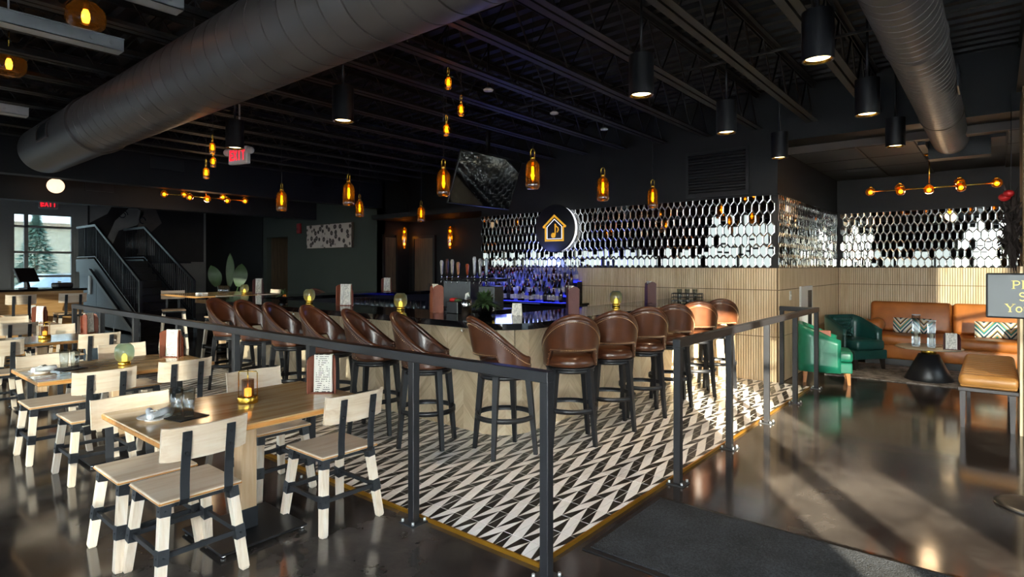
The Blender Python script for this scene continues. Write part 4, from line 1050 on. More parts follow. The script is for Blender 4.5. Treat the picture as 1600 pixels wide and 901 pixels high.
def fernbowl(loc, r, lab, nl):
    t = thing('glass_bowl_plant', lab, 'plant', loc, 0, 'plants in faceted glass bowls')
    MB().lathe([(.001, 0), (r*.55, 0), (r*.9, r*.45), (r, r*.9), (r*.85, r*1.3), (r*.8, r*1.3), (r*.92, r*.9), (r*.8, r*.45), (r*.5, r*.08), (.001, r*.08)], 10, smooth=False, cap=False).build('faceted_bowl', 'chrome', t)
    mb = MB(); rr = random.Random(nl)
    for k in range(nl):
        a = rr.uniform(0, 2*PI); el = rr.uniform(.1, 1.3); L_ = r*rr.uniform(1.0, 2.0); d = Vector((math.cos(a)*math.cos(el), math.sin(a)*math.cos(el), math.sin(el)))
        p0 = Vector((0, 0, r*1.1)); side = d.cross(Vector((0, 0, 1))).normalized()*r*.16; droop = Vector((0, 0, -L_*.45*math.cos(el)))
        a_, b_, c_ = p0+d*L_*.3, p0+d*L_*.7+droop*.4, p0+d*L_+droop
        mb.add([p0, a_+side, a_-side, b_+side*.8, b_-side*.8, c_], [(0, 1, 2), (1, 3, 4, 2), (3, 5, 4)])
    tag(mb.build('foliage', 'leafd', t), kind='stuff')
fernbowl((-3.82, 4.2, Z), .1, 'leafy fern spilling from a silver glass bowl at the bar corner', 320)
fernbowl((-7.6, 4.2, Z), .07, 'small trailing plant in a silver glass bowl at the bar', 60)
t = thing('bar_caddy', 'black bar caddy with red and green lids beside a chrome shaker', 'caddy', (-4.19, 4.25, Z))
MB().rbox(-.16, 0, -.06, .06, 0, .12, .006, 1).build('tray_box', 'darkplastic', t); MB().lathe([(.05, 0), (.055, .14), (.05, .145)], 20, (.07, 0, 0)).build('chrome_cup', 'chrome', t)
MB().lathe([(.045, .12), (.045, .145), (.03, .155)], 16, (-.11, 0, 0)).build('red_lid', 'red', t); MB().lathe([(.045, .12), (.045, .14), (.03, .15)], 16, (-.04, 0, 0)).build('green_lid', 'leafg', t)
MB().tube([(.06, 0, .13), (.07, 0, .2), (.09, 0, .21), (.1, 0, .17)], .014, 8).build('scoop', 'plate', t)
t = thing('wire_basket', 'dark wire basket tray at the wall end of the bar', 'basket', (-3.32, 7.85, Z), .3)
MB().box(-.2, .2, -.11, .11, .0, .008).build('bottom', 'darkplastic', t)
for z in (.05, .1): MB().tube([(-.2, -.11, z), (.2, -.11, z), (.2, .11, z), (-.2, .11, z)], .005, 6, True).build('wire', 'black', t)
for k in range(9):
    for sy in (-1, 1): MB().cyl((-.2+.05*k, sy*.11, 0), (-.2+.05*k, sy*.11, .1), .004, n=5).build('wire', 'black', t)
for k in range(3): dup1(G0, (-3.42+.1*k, 7.82+.03*k, Z+.008), 'small clear glass in the wire basket at the wall end of the bar')
for o in bpy.data.objects:
    if o.get('label', '') == 'small clear glass in the wire basket at the wall end of the bar': o['group'] = 'glasses in the wire basket'
# ------------------------------------------------------------------ back bar with bottles
bb = thing('back_bar', 'black back bar cabinet with blue lit bottle steps', 'cabinet')
MB().rbox(-7.72, -5.3, 7.75, 8.4, .0, .95, .005, 1).build('cabinet', 'darkplastic', bb)
MB().rbox(-7.75, -5.27, 7.7, 8.4, .95, .985, .004, 1).build('worktop', 'countertop', bb)
for k in range(4):
    y0 = 7.78+.15*k; z0 = .985; z1 = 1.0+.115*k
    s_ = MB().box(-7.68, -5.4, y0, y0+.15, z0, z1).build('step', 'darkplastic', bb); MB().box(-7.68, -5.4, y0+.015, y0+.14, z1, z1+.006).build('led_panel', 'blueled', s_)
    if k: MB().box(-7.68, -5.4, y0-.004, y0, z1-.018, z1-.004).build('led_front', 'blueled', s_)
point('bottle_fill_light', (-6.5, 7.7, 1.62), 3, (.2, .25, 1), bb, .2)  # added blue fill so the bottle glass catches light, no lamp there
for k, dx in enumerate((0, .8, 1.6)): MB().rbox(-7.7+dx, -6.92+dx, 7.735, 7.75, .08, .93, .004, 1).build('door', 'darkplastic', bb)
BOT = []
M['b_clear'] = thinglass('clear_bottle', '#e8eef8', .25, .03, .3); M['b_amber'] = thinglass('amber_bottle', '#a4641c', .25, .03, .2); M['b_green'] = thinglass('green_bottle', '#3d6a3f', .12)
M['b_dark'] = mat('dark_bottle', '#241b1a', .1, 0, .1, 5); M['labelp'] = mat('cream_bottle_label', '#d9cfb8', .6, 0, .2, 30); M['labelb'] = mat('black_bottle_label', '#2a2626', .6, 0, .3, 30)
def bottle(mt, lab, r, h, lb, cap_, name):
    mb = MB(); mb.lathe([(.001, 0), (r*.95, 0), (r, .01), (r, h*.55), (r*.85, h*.64), (r*.36, h*.76), (r*.32, h*.93)], 12, m=0, cap=False)
    mb.lathe([(r*1.02, h*.15), (r*1.02, h*.45)], 12, m=1, cap=False); mb.lathe([(r*.36, h*.92), (r*.38, h), (.001, h)], 10, m=2, cap=False)
    o = mb.build('spirit_bottle', [mt, lb, cap_]); return tag(o, lab, 'bottle', 'spirit bottles on the lit back bar')
KB = [('b_clear', 'clear spirit bottle with a cream label on the blue lit steps', .036, .27, 'labelp', 'inox'), ('b_amber', 'amber spirit bottle with a cream label on the blue lit steps', .038, .25, 'labelp', 'gold'),
      ('b_dark', 'dark spirit bottle with a black label on the blue lit steps', .037, .28, 'labelb', 'darkplastic'), ('b_amber', 'amber spirit bottle with a black label on the blue lit steps', .034, .3, 'labelb', 'darkplastic'),
      ('b_green', 'green spirit bottle with a cream label on the blue lit steps', .036, .26, 'labelp', 'red'), ('b_clear', 'slim clear spirit bottle with a black label on the blue lit steps', .031, .29, 'labelb', 'blueled')]
KB[5] = KB[5][:5]+('inox',)
protos = [bottle(*k, None) for k in KB]; first = [True]*6
for k in range(4):
    x = -7.62
    while x < -5.44:
        i = rnd.choice([0, 0, 1, 2, 3, 3, 4, 5]); loc = (x+rnd.uniform(-.01, .01), 7.85+.15*k, 1.007+.115*k)
        if first[i]: first[i] = False; protos[i].location = loc; protos[i]['label'] = KB[i][1].replace('on the', 'on the '+('lowest', 'second', 'third', 'highest')[k]+' of the')
        else:
            o = dup1(protos[i], loc, KB[i][1].replace('on the', 'on the '+('lowest', 'second', 'third', 'highest')[k]+' of the')); s_ = rnd.uniform(.82, 1.15); o.scale = (1, 1, s_)
        x += .08
# draught tower
tw = thing('beer_tower', 'stainless draught beer tower with a row of tap handles', 'beer tap')
MB().rbox(-7.0, -5.7, 6.5, 7.05, 0, .95, .005, 1).build('cabinet', 'darkplastic', tw)
MB().rbox(-6.9, -6.3, 6.58, 6.8, .95, 1.37, .01, 2).build('tower_body', 'inox', tw); MB().rbox(-6.12, -5.8, 6.58, 6.8, .95, 1.3, .01, 2).build('tower_body', 'inox', tw)
MB().rbox(-6.95, -5.75, 6.56, 6.82, 1.37, 1.42, .008, 2).build('tap_rail', 'darkplastic', tw)
MB().box(-6.95, -5.75, 6.3, 6.56, .93, .955).build('drip_tray', 'inox', tw)
HC = [('#d8cfc4', .23), ('#5a2f22', .25), ('#c9bfae', .24), ('#c58a5a', .2), ('#c9551f', .17), ('#dcdcdc', .28), ('#e6e6ea', .25), ('#c8d6e6', .25)]
xs = [-6.84, -6.72, -6.6, -6.47, -6.27, -6.12, -6.0, -5.87]
for i, (c_, h) in enumerate(HC):
    M['tap%d' % i] = mat('painted_tap_handle_%d' % i, c_, .35, 0, .25, 18); x = xs[i]
    f_ = MB().tube([(x, 6.57, 1.4), (x, 6.49, 1.4), (x, 6.47, 1.38), (x, 6.465, 1.33)], .013, 8).cyl((x, 6.485, 1.4), (x, 6.485, 1.47), .011, .008).build('faucet', 'chrome', tw)
    MB().lathe([(.012, 0), (.02, .03), (.024, h*.6), (.03, h*.85), (.018, h), (.001, h)], 12, (x, 6.485, 1.47)).build('tap_handle', 'tap%d' % i, f_)
# island with clean glasses
il = thing('glass_station', 'black under counter station holding rows of clean glasses', 'cabinet'); MB().rbox(-7.6, -6.0, 5.15, 5.65, 0, .95, .005, 1).build('cabinet', 'darkplastic', il)
MB().box(-7.6, -6.0, 5.15, 5.65, .95, .965).build('rubber_mat', 'carpet', il)
for k in range(13):
    for j in range(2): dup1(G0, (-7.5+.115*k, 5.28+.18*j, .965), 'clean glass in rows on the black station behind the bar')['group'] = 'clean glasses behind the bar'
# high table settings
dup(V0, (-10.6, 5.1, 1.09), 0, 'green glass candle on the high table'); dup(MD, (-10.55, 5.35, 1.09), .6, 'narrow maroon menu stand on the high table')
for k in range(6): dup1(G0, (-11.05+.075*(k % 3), 4.85+.08*(k//3), 1.09), 'clear tumbler in the cluster on the high table')['group'] = 'tumblers on the high table'
tag(MB().rbox(-.09, .09, -.06, .06, 0, .03, .008, 2).build('folded_napkin', 'napkin', None, (-11.2, 4.6, 1.09), .3), 'folded white napkin on the high table', 'napkin')
t = thing('paddle_plant', 'tall plant with three broad paddle leaves by the black wall', 'plant', (-13.2, 6.0, 0))
MB().lathe([(.001, 0), (.14, 0), (.19, .45), (.17, .46), (.165, .4), (.001, .4)], 24, cap=False).build('pot', 'black', t)
def paddle(p0, d, L_, w_, nm_):
    d = Vector(d).normalized(); p0 = Vector(p0); s_ = d.cross(Vector((.8, -.6, 0))).normalized(); nrm = d.cross(s_); vs = []; fs = []; n = 10
    for i in range(n+1):
        u = i/n; ww = w_*math.sin(PI*min(1, u*.94+.06))**.7; c_ = p0+d*L_*u+nrm*.05*math.sin(PI*u)
        vs += [c_-s_*ww, c_+nrm*.015, c_+s_*ww]
    for i in range(n): a = 3*i; fs += [(a, a+1, a+4, a+3), (a+1, a+2, a+5, a+4)]
    l_ = MB().add(vs, fs, 0, True).build('leaf', 'leafg', t); MB().tube([(0, 0, .4), (p0*.5+Vector((0, 0, .25))), p0], .012, 6).build('stem', 'leafg', l_)
rv = Vector((.77, .64, 0))
for q, dd, L_, w_ in ((-.42, (-.25, -.2, 1), .5, .14), (.02, (.02, .01, 1), .75, .09), (.35, (.12, .1, 1), .52, .15)): paddle(rv*q*.6+Vector((0, 0, 1.15 if q else 1.2)), dd, L_, w_, q)
# ------------------------------------------------------------------ stairs
s = thing('staircase', 'black steel staircase with baluster rails and grey side panels', 'stairs')
XB, ZL, NS = -15.0, 1.75, 10; RUN = 3.26/NS
for k in range(NS): MB().box(XB-RUN*(k+1)-.02, XB-RUN*k, 4.86, 5.95, ZL/NS*(k+1)-.04, ZL/NS*(k+1)).box(XB-RUN*k-.02, XB-RUN*k, 4.86, 5.95, ZL/NS*k, ZL/NS*(k+1)-.04).build('step', 'black', s)
MB().box(-19.9, XB-3.26, 4.86, 7.2, ZL-.06, ZL).build('landing', 'black', s)
def stringer(y): MB().prism([(XB+.1, 0), (XB-.35, 0), (XB-3.5, 1.45), (-19.9, 1.45), (-19.9, 1.8), (XB-3.3, 1.8), (XB+.1, .32)], -.03, .03, X=Matrix.Translation((0, y, 0)) @ Matrix.Rotation(PI/2, 4, 'X')).build('stringer', 'grey', s)
stringer(4.83); stringer(5.98)
pv = [(XB-.6, XB-2.0), (XB-2.0, XB-3.4), (XB-3.4, -19.9)]
for a, b in pv:
    za = min(1.5, max(.02, (XB-.3-a)*.455)); zb_ = min(1.5, (XB-.3-b)*.455)
    MB().prism([(a-.006, 0), (b+.006, 0), (b+.006, zb_), (a-.006, za)], 0, .02, X=Matrix.Translation((0, 4.9, 0)) @ Matrix.Rotation(PI/2, 4, 'X')).build('side_panel', 'grey', s)
MB().box(-19.9, XB-.3, 4.88, 4.9, 0, .05).build('skirting', 'white', s)
MB().rbox(-18.95, -18.8, 4.84, 4.88, .85, 1.35, .005, 1).build('access_latch', 'white', s)
def rail(y):
    top = lambda x: 1.25+.44*(XB-x) if x > XB-3.26 else 2.684
    h = MB().tube([(XB, y, 1.25), (XB-3.26, y, 2.684), (-19.9, y, 2.684)], 0, flat=(.05, .06)).build('handrail', 'black', s)
    MB().tube([(XB, y, .42), (XB-3.26, y, 1.86), (-19.9, y, 1.86)], 0, flat=(.03, .03)).build('bottom_rail', 'steel', s)
    x = XB-.12; k = 0
    while x > -19.85:
        zb_ = .42+.44*(XB-x) if x > XB-3.26 else 1.86
        MB().cyl((x, y, zb_), (x, y, top(x)), .012 if k % 8 else .022, n=6).build('baluster', 'steel', s); x -= .125; k += 1
    MB().box(XB-.03, XB+.03, y-.03, y+.03, 0, 1.26).build('newel_post', 'steel', s)
rail(4.83); rail(5.98)
MB().tube([(XB-.15, 4.74, .1), (XB-3.4, 4.74, 1.5)], 0, flat=(.06, .09)).build('lower_handrail', 'black', s)
# mural on the end wall
mu = thing('mural', 'dark mural of swirling pale shapes above the stairs', 'mural', (-20.79, 0, 0))
def blob(pts, mt, x, nm_):
    vs = [(x, a, b) for a, b in pts]+[(x+.004, a, b) for a, b in pts]; k = len(pts)
    MB().add(vs, [list(range(k)), list(range(k, 2*k))[::-1]]+[(i, (i+1) % k, k+(i+1) % k, k+i) for i in range(k)]).build(nm_, mt, mu)
M['muralbg'] = mat('mural_dark_ground', '#3b3533', .7, 0, .15, 2); M['murala'] = mat('mural_grey', '#b5ada7', .7, 0, .12, 3); M['muralb'] = mat('mural_taupe', '#8a7a72', .7, 0, .15, 3)
blob([(5.3, 1.75), (8.6, 1.75), (8.6, 3.6), (5.3, 3.6)], 'muralbg', 0, 'painted_ground')
blob([(5.35, 2.9), (5.8, 3.2), (6.0, 3.6), (5.35, 3.6)], 'murala', .006, 'pale_shape')
blob([(5.75, 2.35), (6.0, 3.0), (6.45, 3.5), (6.8, 3.3), (6.6, 2.9), (6.1, 2.7), (5.9, 2.2)], 'murala', .006, 'pale_shape')
blob([(6.7, 3.5), (7.1, 3.5), (7.3, 3.0), (7.0, 2.7), (6.9, 2.1), (6.3, 2.2), (6.6, 2.7)], 'muralb', .006, 'taupe_shape')
blob([(6.6, 1.95), (7.1, 1.95), (7.1, 2.5), (6.95, 2.65), (6.7, 2.5)], 'murala', .012, 'pale_shape')
mb = MB(); mb.tube([(.016, 6.2+.14*math.cos(a)*(1-a/14), 3.2+.14*math.sin(a)*(1-a/14)) for a in [i*.5 for i in range(18)]], .014, 5); mb.tube([(.016, 6.75+.08*math.cos(a), 3.05+.1*math.sin(a)) for a in [i*.5 for i in range(11)]], .014, 5); mb.build('swirl_line', 'black', mu)
# ------------------------------------------------------------------ green wall things, doors, sconces
t = thing('wall_art', 'wide canvas print of dark flower heads on the sage wall', 'picture', (-13.37, 8.68, 2.39))
MB().rbox(-1.03, 1.03, -.05, .015, -.32, .32, .004, 1).build('frame', 'doorwood', t); MB().box(-1.015, 1.015, -.054, -.05, -.305, .305).build('canvas', 'art', t)
t = thing('fire_alarm', 'red fire alarm beacon on the sage wall', 'alarm', (-14.85, 8.69, 2.65)); MB().rbox(-.09, .09, -.05, .01, -.14, .14, .02, 2).build('housing', 'red', t); MB().ball((0, -.05, -.02), .04).build('lens', 'glass', t)
d = struct('door_1', MB().rbox(-11.05, -10.38, 9.56, 9.6, 0, 2.28, .005, 1), 'doorwood', 'brown flush door in the dark hall')
MB().box(-11.12, -11.05, 9.54, 9.6, 0, 2.35).box(-10.38, -10.31, 9.54, 9.6, 0, 2.35).box(-11.05, -10.38, 9.54, 9.6, 2.28, 2.35).build('door_frame', 'black', d); MB().cyl((-10.45, 9.5, 1.0), (-10.45, 9.5, 1.2), .012).build('handle', 'inox', d)
d = struct('door_2', MB().rbox(-11.3, -11.26, 8.82, 9.15, 0, 2.3, .005, 1), 'doorwood'); MB().box(-11.3, -11.25, 8.76, 8.82, 0, 2.36).box(-11.3, -11.25, 9.15, 9.2, 0, 2.36).build('door_frame', 'black', d)
def sconce(loc, rz, lab):
    t = thing('tube_sconce', lab, 'wall lamp', loc, rz, 'amber tube wall sconces')
    MB().lathe([(.001, -.27), (.05, -.25), (.06, -.2), (.06, .2), (.05, .25), (.001, .27)], 18, (0, -.1, 0), cap=False).build('glass_tube', 'amber', t)
    MB().rbox(-.03, .03, -.06, 0, -.06, .06, .006, 1).build('wall_plate', 'gold', t); MB().cyl((0, -.1, -.1), (0, -.1, .1), .008).build('rod', 'gold', t)
    for z in (-.15, .15): MB().ball((0, -.1, z), .026, 1.2, 12, 8).build('bulb', 'filament', t)
    point('sconce_glow', (0, -.1, 0), .4, (1, .7, .35), t, .05)
sconce((-9.74, 9.6, 2.27), 0, 'amber tube sconce beside the brown hall door'); sconce((-11.3, 9.36, 2.3), PI/2, 'amber tube sconce on the dark hall return wall')
# host counter with till
h = thing('host_counter', 'oak fronted host counter by the glazed entrance', 'counter')
MB().rbox(-14.3, -13.4, 1.4, 3.35, 0, 1.15, .004, 1).build('oak_front', 'hostwood', h); MB().rbox(-14.35, -13.35, 1.35, 3.4, 1.15, 1.19, .004, 1).build('worktop', 'countertop', h); MB().rbox(-13.405, -13.395, 2.55, 2.63, .75, .9, .003, 1).build('outlet', 'white', h)
t = thing('till_screen', 'black till touchscreen on the host counter', 'till', (-13.8, 2.6, 1.19), .5); MB().rbox(-.1, .1, -.1, .1, 0, .02, .004, 1).build('foot', 'darkplastic', t); MB().beam((0, 0, .02), (-.05, 0, .2), .05, .04).build('stand', 'darkplastic', t)
MB().rbox(-.02, .02, -.19, .19, -.14, .14, .006, 1, X=Matrix.Translation((-.04, 0, .25)) @ Matrix.Rotation(-.5, 4, 'Y')).build('screen', 'darkplastic', t)
t = thing('receipt_printer', 'black receipt printer on the host counter', 'printer', (-13.75, 3.1, 1.19), .2); MB().rbox(-.12, .12, -.14, .14, 0, .1, .03, 3).build('housing', 'darkplastic', t); MB().box(-.06, .06, -.05, -.045, .08, .13).build('paper_slip', 'paper', t)
# ------------------------------------------------------------------ lounge
rg = tag(MB().rbox(-1.95, .6, 9.6, 11.15, 0, .012, .003, 1).build('area_rug', 'rug'), 'faded grey lounge rug under the round table', 'rug')
so_ = thing('sofa', 'long tan orange leather sofa against the slatted wall', 'sofa', (0, 0, 0))
MB().rbox(-1.72, .62, 11.22, 12.2, .1, .34, .03, 2, smooth=True).build('base', 'orangelea', so_); MB().box(-1.68, .58, 11.3, 12.15, .0, .1).build('plinth', 'darkleg', so_)
for a, b in ((-1.7, -.55), (-.54, .6)):
    MB().rbox(a, b, 11.18, 12.0, .33, .49, .05, 4, smooth=True).build('seat_cushion', 'orangelea', so_)
    MB().rbox(a, b, -.11, .11, 0, .52, .06, 4, smooth=True, X=Matrix.Translation((0, 12.03, .47)) @ Matrix.Rotation(-.16, 4, 'X')).build('back_cushion', 'orangelea', so_)
for a, b in ((-1.98, -1.71), (.61, .86)): MB().rbox(a, b, 11.2, 12.2, .08, .66, .06, 4, smooth=True).build('arm', 'orangelea', so_)
def bolster(x, lab):
    t = thing('bolster_cushion', lab, 'cushion', (x, 11.6, .6), 0, 'round leather bolsters on the sofa'); X = Matrix.Rotation(PI/2, 4, 'X')
    MB().lathe([(.001, -.28), (.08, -.28), (.115, -.25), (.12, 0), (.115, .25), (.08, .28), (.001, .28)], 24, X=X, cap=False).build('bolster_body', 'orangelea', t); MB().lathe([(.02, .275), (.02, .288), (.001, .29)], 12, X=X, cap=False).build('button', 'orangelea', t)
bolster(-1.57, 'round leather bolster at the green chair end of the sofa'); bolster(.42, 'round sunlit leather bolster behind the sign')
def pillow(x, lab, rz):
    t = thing('lumbar_pillow', lab, 'cushion', (x, 11.72, .615), rz, 'chevron print pillows on the sofa')
    mb = MB(); n = 14; vs = []; fs = []
    for s_ in (-1, 1):
        for i in range(n+1):
            for j in range(n+1):
                u = -1+2*i/n; v_ = -1+2*j/n; k = max(0, (1-u**4)*(1-v_**4))**.5; vs.append((.27*u*(1-.05*(1-v_*v_)*0), s_*.075*k, .125*v_))
    Nn = (n+1)**2
    for q in (0, 1):
        for i in range(n):
            for j in range(n):
                a = q*Nn+i*(n+1)+j; f_ = (a, a+n+1, a+n+2, a+1); fs.append(f_ if q == 0 else f_[::-1])
    mb.add(vs, fs, 0, True); o = mb.build('pillow_body', 'pillow', t); o.rotation_euler = (-.2, 0, 0)
pillow(-1.06, 'chevron print pillow in the shaded half of the sofa', 0); pillow(.02, 'chevron print pillow in the sunlit half of the sofa', .08)
def tub(loc, rz, lab, mt, legm, quilt):
    t = thing('tub_chair', lab, 'armchair', loc, rz, 'green leather tub chairs')
    A = math.radians(118); n = 30; vs = []; fs = []
    def P_(th, z, off):
        # rounded square plan, open to +Y
        c_, s_ = math.sin(th), -math.cos(th); k = 1/max(abs(c_)**5+abs(s_)**5, 1e-6)**(1/5); r = .345*k-off
        return (r*c_, r*s_, z)
    rows = 5; w_ = 2*(rows+1)
    zt = lambda th: .80-.2*max(0, (abs(th)-.7)/1.4)
    for i in range(n+1):
        th = -A+2*A*i/n
        for off in (0, .075):
            for j in range(rows+1): vs.append(P_(th, .16+(zt(th)-.16)*j/rows, off))
    for i in range(n):
        for j in range(rows):
            a = i*w_+j; fs.append((a, a+w_, a+w_+1, a+1)); b = a+rows+1; fs.append((b, b+1, b+w_+1, b+w_))
        a = i*w_; fs.append((a, a+rows+1, a+w_+rows+1, a+w_)); a = i*w_+rows; fs.append((a, a+w_, a+w_+rows+1, a+rows+1))
    for i in (0, n):
        a = i*w_
        for j in range(rows): q = (a+j, a+j+1, a+j+rows+2, a+j+rows+1); fs.append(q if i == 0 else q[::-1])
    mb = MB(); mb.add(vs, fs, 0, True); sh = mb.build('wrap_back', mt, t)
    if quilt:
        mb = MB()
        for i in range(9):
            for j in range(5):
                th = -.55+1.1*(i+.5*(j % 2))/9; p = Vector(P_(th, .47+.065*j, .074)); d = Vector((-math.sin(th), math.cos(th), 0))
                mb.ball(p, .036, .9, 8, 5)
        mb.build('quilting', mt, sh)
    MB().rbox(-.255, .255, -.25, .33, .3, .45, .04, 3, smooth=True).build('seat_cushion', mt, t); MB().rbox(-.3, .3, -.28, .32, .16, .3, .015, 2).build('seat_base', mt, t)
    for sx in (-1, 1):
        for y in (-.24, .27): MB().beam((sx*.25, y, .16), (sx*.265, y*1.05, 0), .055, .055, .035, .035).build('leg', legm, t)
tub((-1.85, 9.12, 0), math.radians(-76), 'bright emerald tub chair with its back to the walkway railing', 'greenlea', 'orangeleg', False)
tub((-1.72, 10.6, .012), math.radians(-128), 'dark teal tub chair with quilted inner back beside the sofa', 'darkgreenlea', 'darkleg', True)
t = thing('seat_cushion_pad', 'small brown leather pad on the emerald tub chair', 'cushion', (-1.9, 9.12, .46), .3); MB().rbox(-.13, .13, -.02, .02, 0, .24, .012, 2).build('pad', 'menulea', t)
ctb = thing('coffee_table', 'round lounge table on a black cone base', 'table', (-.72, 10.05, .012))
MB().lathe([(.001, .44), (.38, .44), (.40, .45), (.40, .455), (.385, .462), (.001, .462)], 48, cap=False).build('tabletop', 'marble', ctb)
MB().lathe([(.001, 0), (.285, 0), (.29, .006), (.12, .36), (.001, .37)], 40, cap=False).build('cone_base', 'black', ctb); MB().lathe([(.09, .36), (.09, .44)], 28).build('collar', 'gold', ctb)
def hurricane(x, y, h, lab):
    t = thing('glass_hurricane', lab, 'candle holder', (x, y, .474), 0, 'tall glass candle holders'); w_ = .045
    MB().rbox(-w_, w_, -w_, w_, 0, .02, .004, 1).build('foot', 'inox', t)
    for sx in (-1, 1): MB().box(sx*w_-.003, sx*w_+.003, -w_, w_, .02, h).box(-w_, w_, sx*w_-.003, sx*w_+.003, .02, h).build('glass_side', 'glass', t)
    MB().cyl((0, 0, .02), (0, 0, h*.5), .022).build('candle', 'candle', t)
    MB().box(-w_-.004, w_+.004, -w_-.004, w_+.004, h, h+.008).build('rim', 'inox', t)
hurricane(-.86, 9.98, .44, 'taller glass candle holder on the round lounge table'); hurricane(-.68, 9.95, .37, 'shorter glass candle holder on the round lounge table')
o = dup(MD, (-.46, 9.9, .474), .2, 'maroon menu stand on the round lounge table'); o.scale = (1.2, 1.2, 1)
bn = thing('channel_bench', 'camel leather bench with channel tufting on black legs', 'bench', (0, 0, 0))
Lb = 1.85; N_ = 12
MB().rbox(-.27, .165, 7.31, 7.29+Lb, .41, .47, .015, 2).build('cushion_core', 'benchlea', bn)
for i in range(N_):
    y0 = 7.29+Lb*i/N_; MB().rbox(-.285, .178, y0+.003, y0+Lb/N_-.003, .415, .535, .05, 4, smooth=True).build('channel_roll', 'benchlea', bn)
MB().rbox(-.29, .18, 7.28, 9.17, .37, .41, .006, 1).build('seat_frame', 'darkleg', bn)
for x in (-.25, .13):
    for y in (7.36, 9.05): MB().beam((x, y, .37), (x, y, 0), .05, .05, .035, .035).build('leg', 'darkleg', bn)
t = thing('service_hatch', 'white framed service hatch in the slatted lounge side wall', 'hatch', (-2.256, 9.8, .55)); MB().rbox(0, .03, -.35, .35, 0, .75, .004, 1).build('panel', 'white', t); MB().box(.03, .034, .05, .28, .08, .68).build('dark_slot', 'darkplastic', t)
t = thing('light_switch', 'white light switch on the slatted lounge side wall', 'switch', (-2.258, 8.95, 1.12)); MB().rbox(0, .012, -.04, .04, 0, .13, .003, 1).build('plate', 'white', t); MB().box(.012, .02, -.012, .012, .05, .08).build('rocker', 'white', t)
dw = thing('dried_bouquet', 'dark dried foliage bundle with a red bow hung at the lounge mouth', 'wreath', (.12, 7.5, 2.0)); mb = MB(); rr = random.Random(5)
for k in range(420):
    a = rr.uniform(0, 2*PI); el = rr.uniform(-1.5, 1.3); L_ = rr.uniform(.12, .3); d_ = Vector((math.cos(a)*math.cos(el)*.45, math.sin(a)*math.cos(el)*.6, math.sin(el)*1.25)); p0 = Vector((rr.uniform(-.03, .03), rr.uniform(-.06, .06), rr.uniform(-.2, .2)))
    s_ = d_.cross(Vector((rr.uniform(-1, 1), rr.uniform(-1, 1), .3))).normalized()*.012; mb.add([p0, p0+d_*L_*.5+s_, p0+d_*L_, p0+d_*L_*.5-s_], [(0, 1, 2, 3)])
tag(mb.build('foliage', 'dried', dw), kind='stuff'); MB().ball((-.05, -.1, .27), .05, .8, 10, 6).ball((-.02, -.14, .3), .045, .8, 10, 6).build('red_bow', 'red', dw); MB().cyl((.0, 0, .1), (.0, 0, 1.3), .004).build('cord', 'black', dw)
# ------------------------------------------------------------------ entrance mat and sign
tag(MB().rbox(-1.80, 1.2, 2.79, 3.76, 0, .008, .002, 1, 0).build('mat_border', 'darkplastic'), 'charcoal entrance mat on the concrete walkway', 'mat').name = 'entrance_mat'
MB().rbox(-1.765, 1.165, 2.825, 3.725, .008, .016, .003, 1).build('pile', 'carpet', bpy.data.objects['entrance_mat'])
sn = thing('sign_stand', 'grey notice board on a black pole with gold lettering', 'sign', (.19, 5.18, 0))
MB().lathe([(.2, 0), (.2, .012), (.16, .022), (.02, .03), (.001, .03)], 36).build('base', 'inox', sn); MB().rbox(-.03, .03, -.004, .012, .02, 1.3, .003, 1).build('pole', 'black', sn)
bd = MB().rbox(-.24, .24, -.03, -.005, 1.25, 1.555, .01, 2).build('board_frame', 'darkplastic', sn); M['boardgrey'] = mat('grey_sign_face', '#484d52', .45, 0, .05, 2); MB().rbox(-.228, .228, -.034, -.03, 1.262, 1.543, .0015, 1).build('board_face', 'boardgrey', bd)
M['goldprint'] = mat('gold_print', '#d9c46a', .5, 0, 0)
def arc(cx_, cz, rx, rz_, a0, a1, n=14): return [(cx_+rx*math.cos(math.radians(a0+(a1-a0)*i/n)), cz+rz_*math.sin(math.radians(a0+(a1-a0)*i/n))) for i in range(n+1)]
TK, TN = .105, .04
SER = lambda x, z: [([(x-.12, z), (x+.12, z)], .035)]
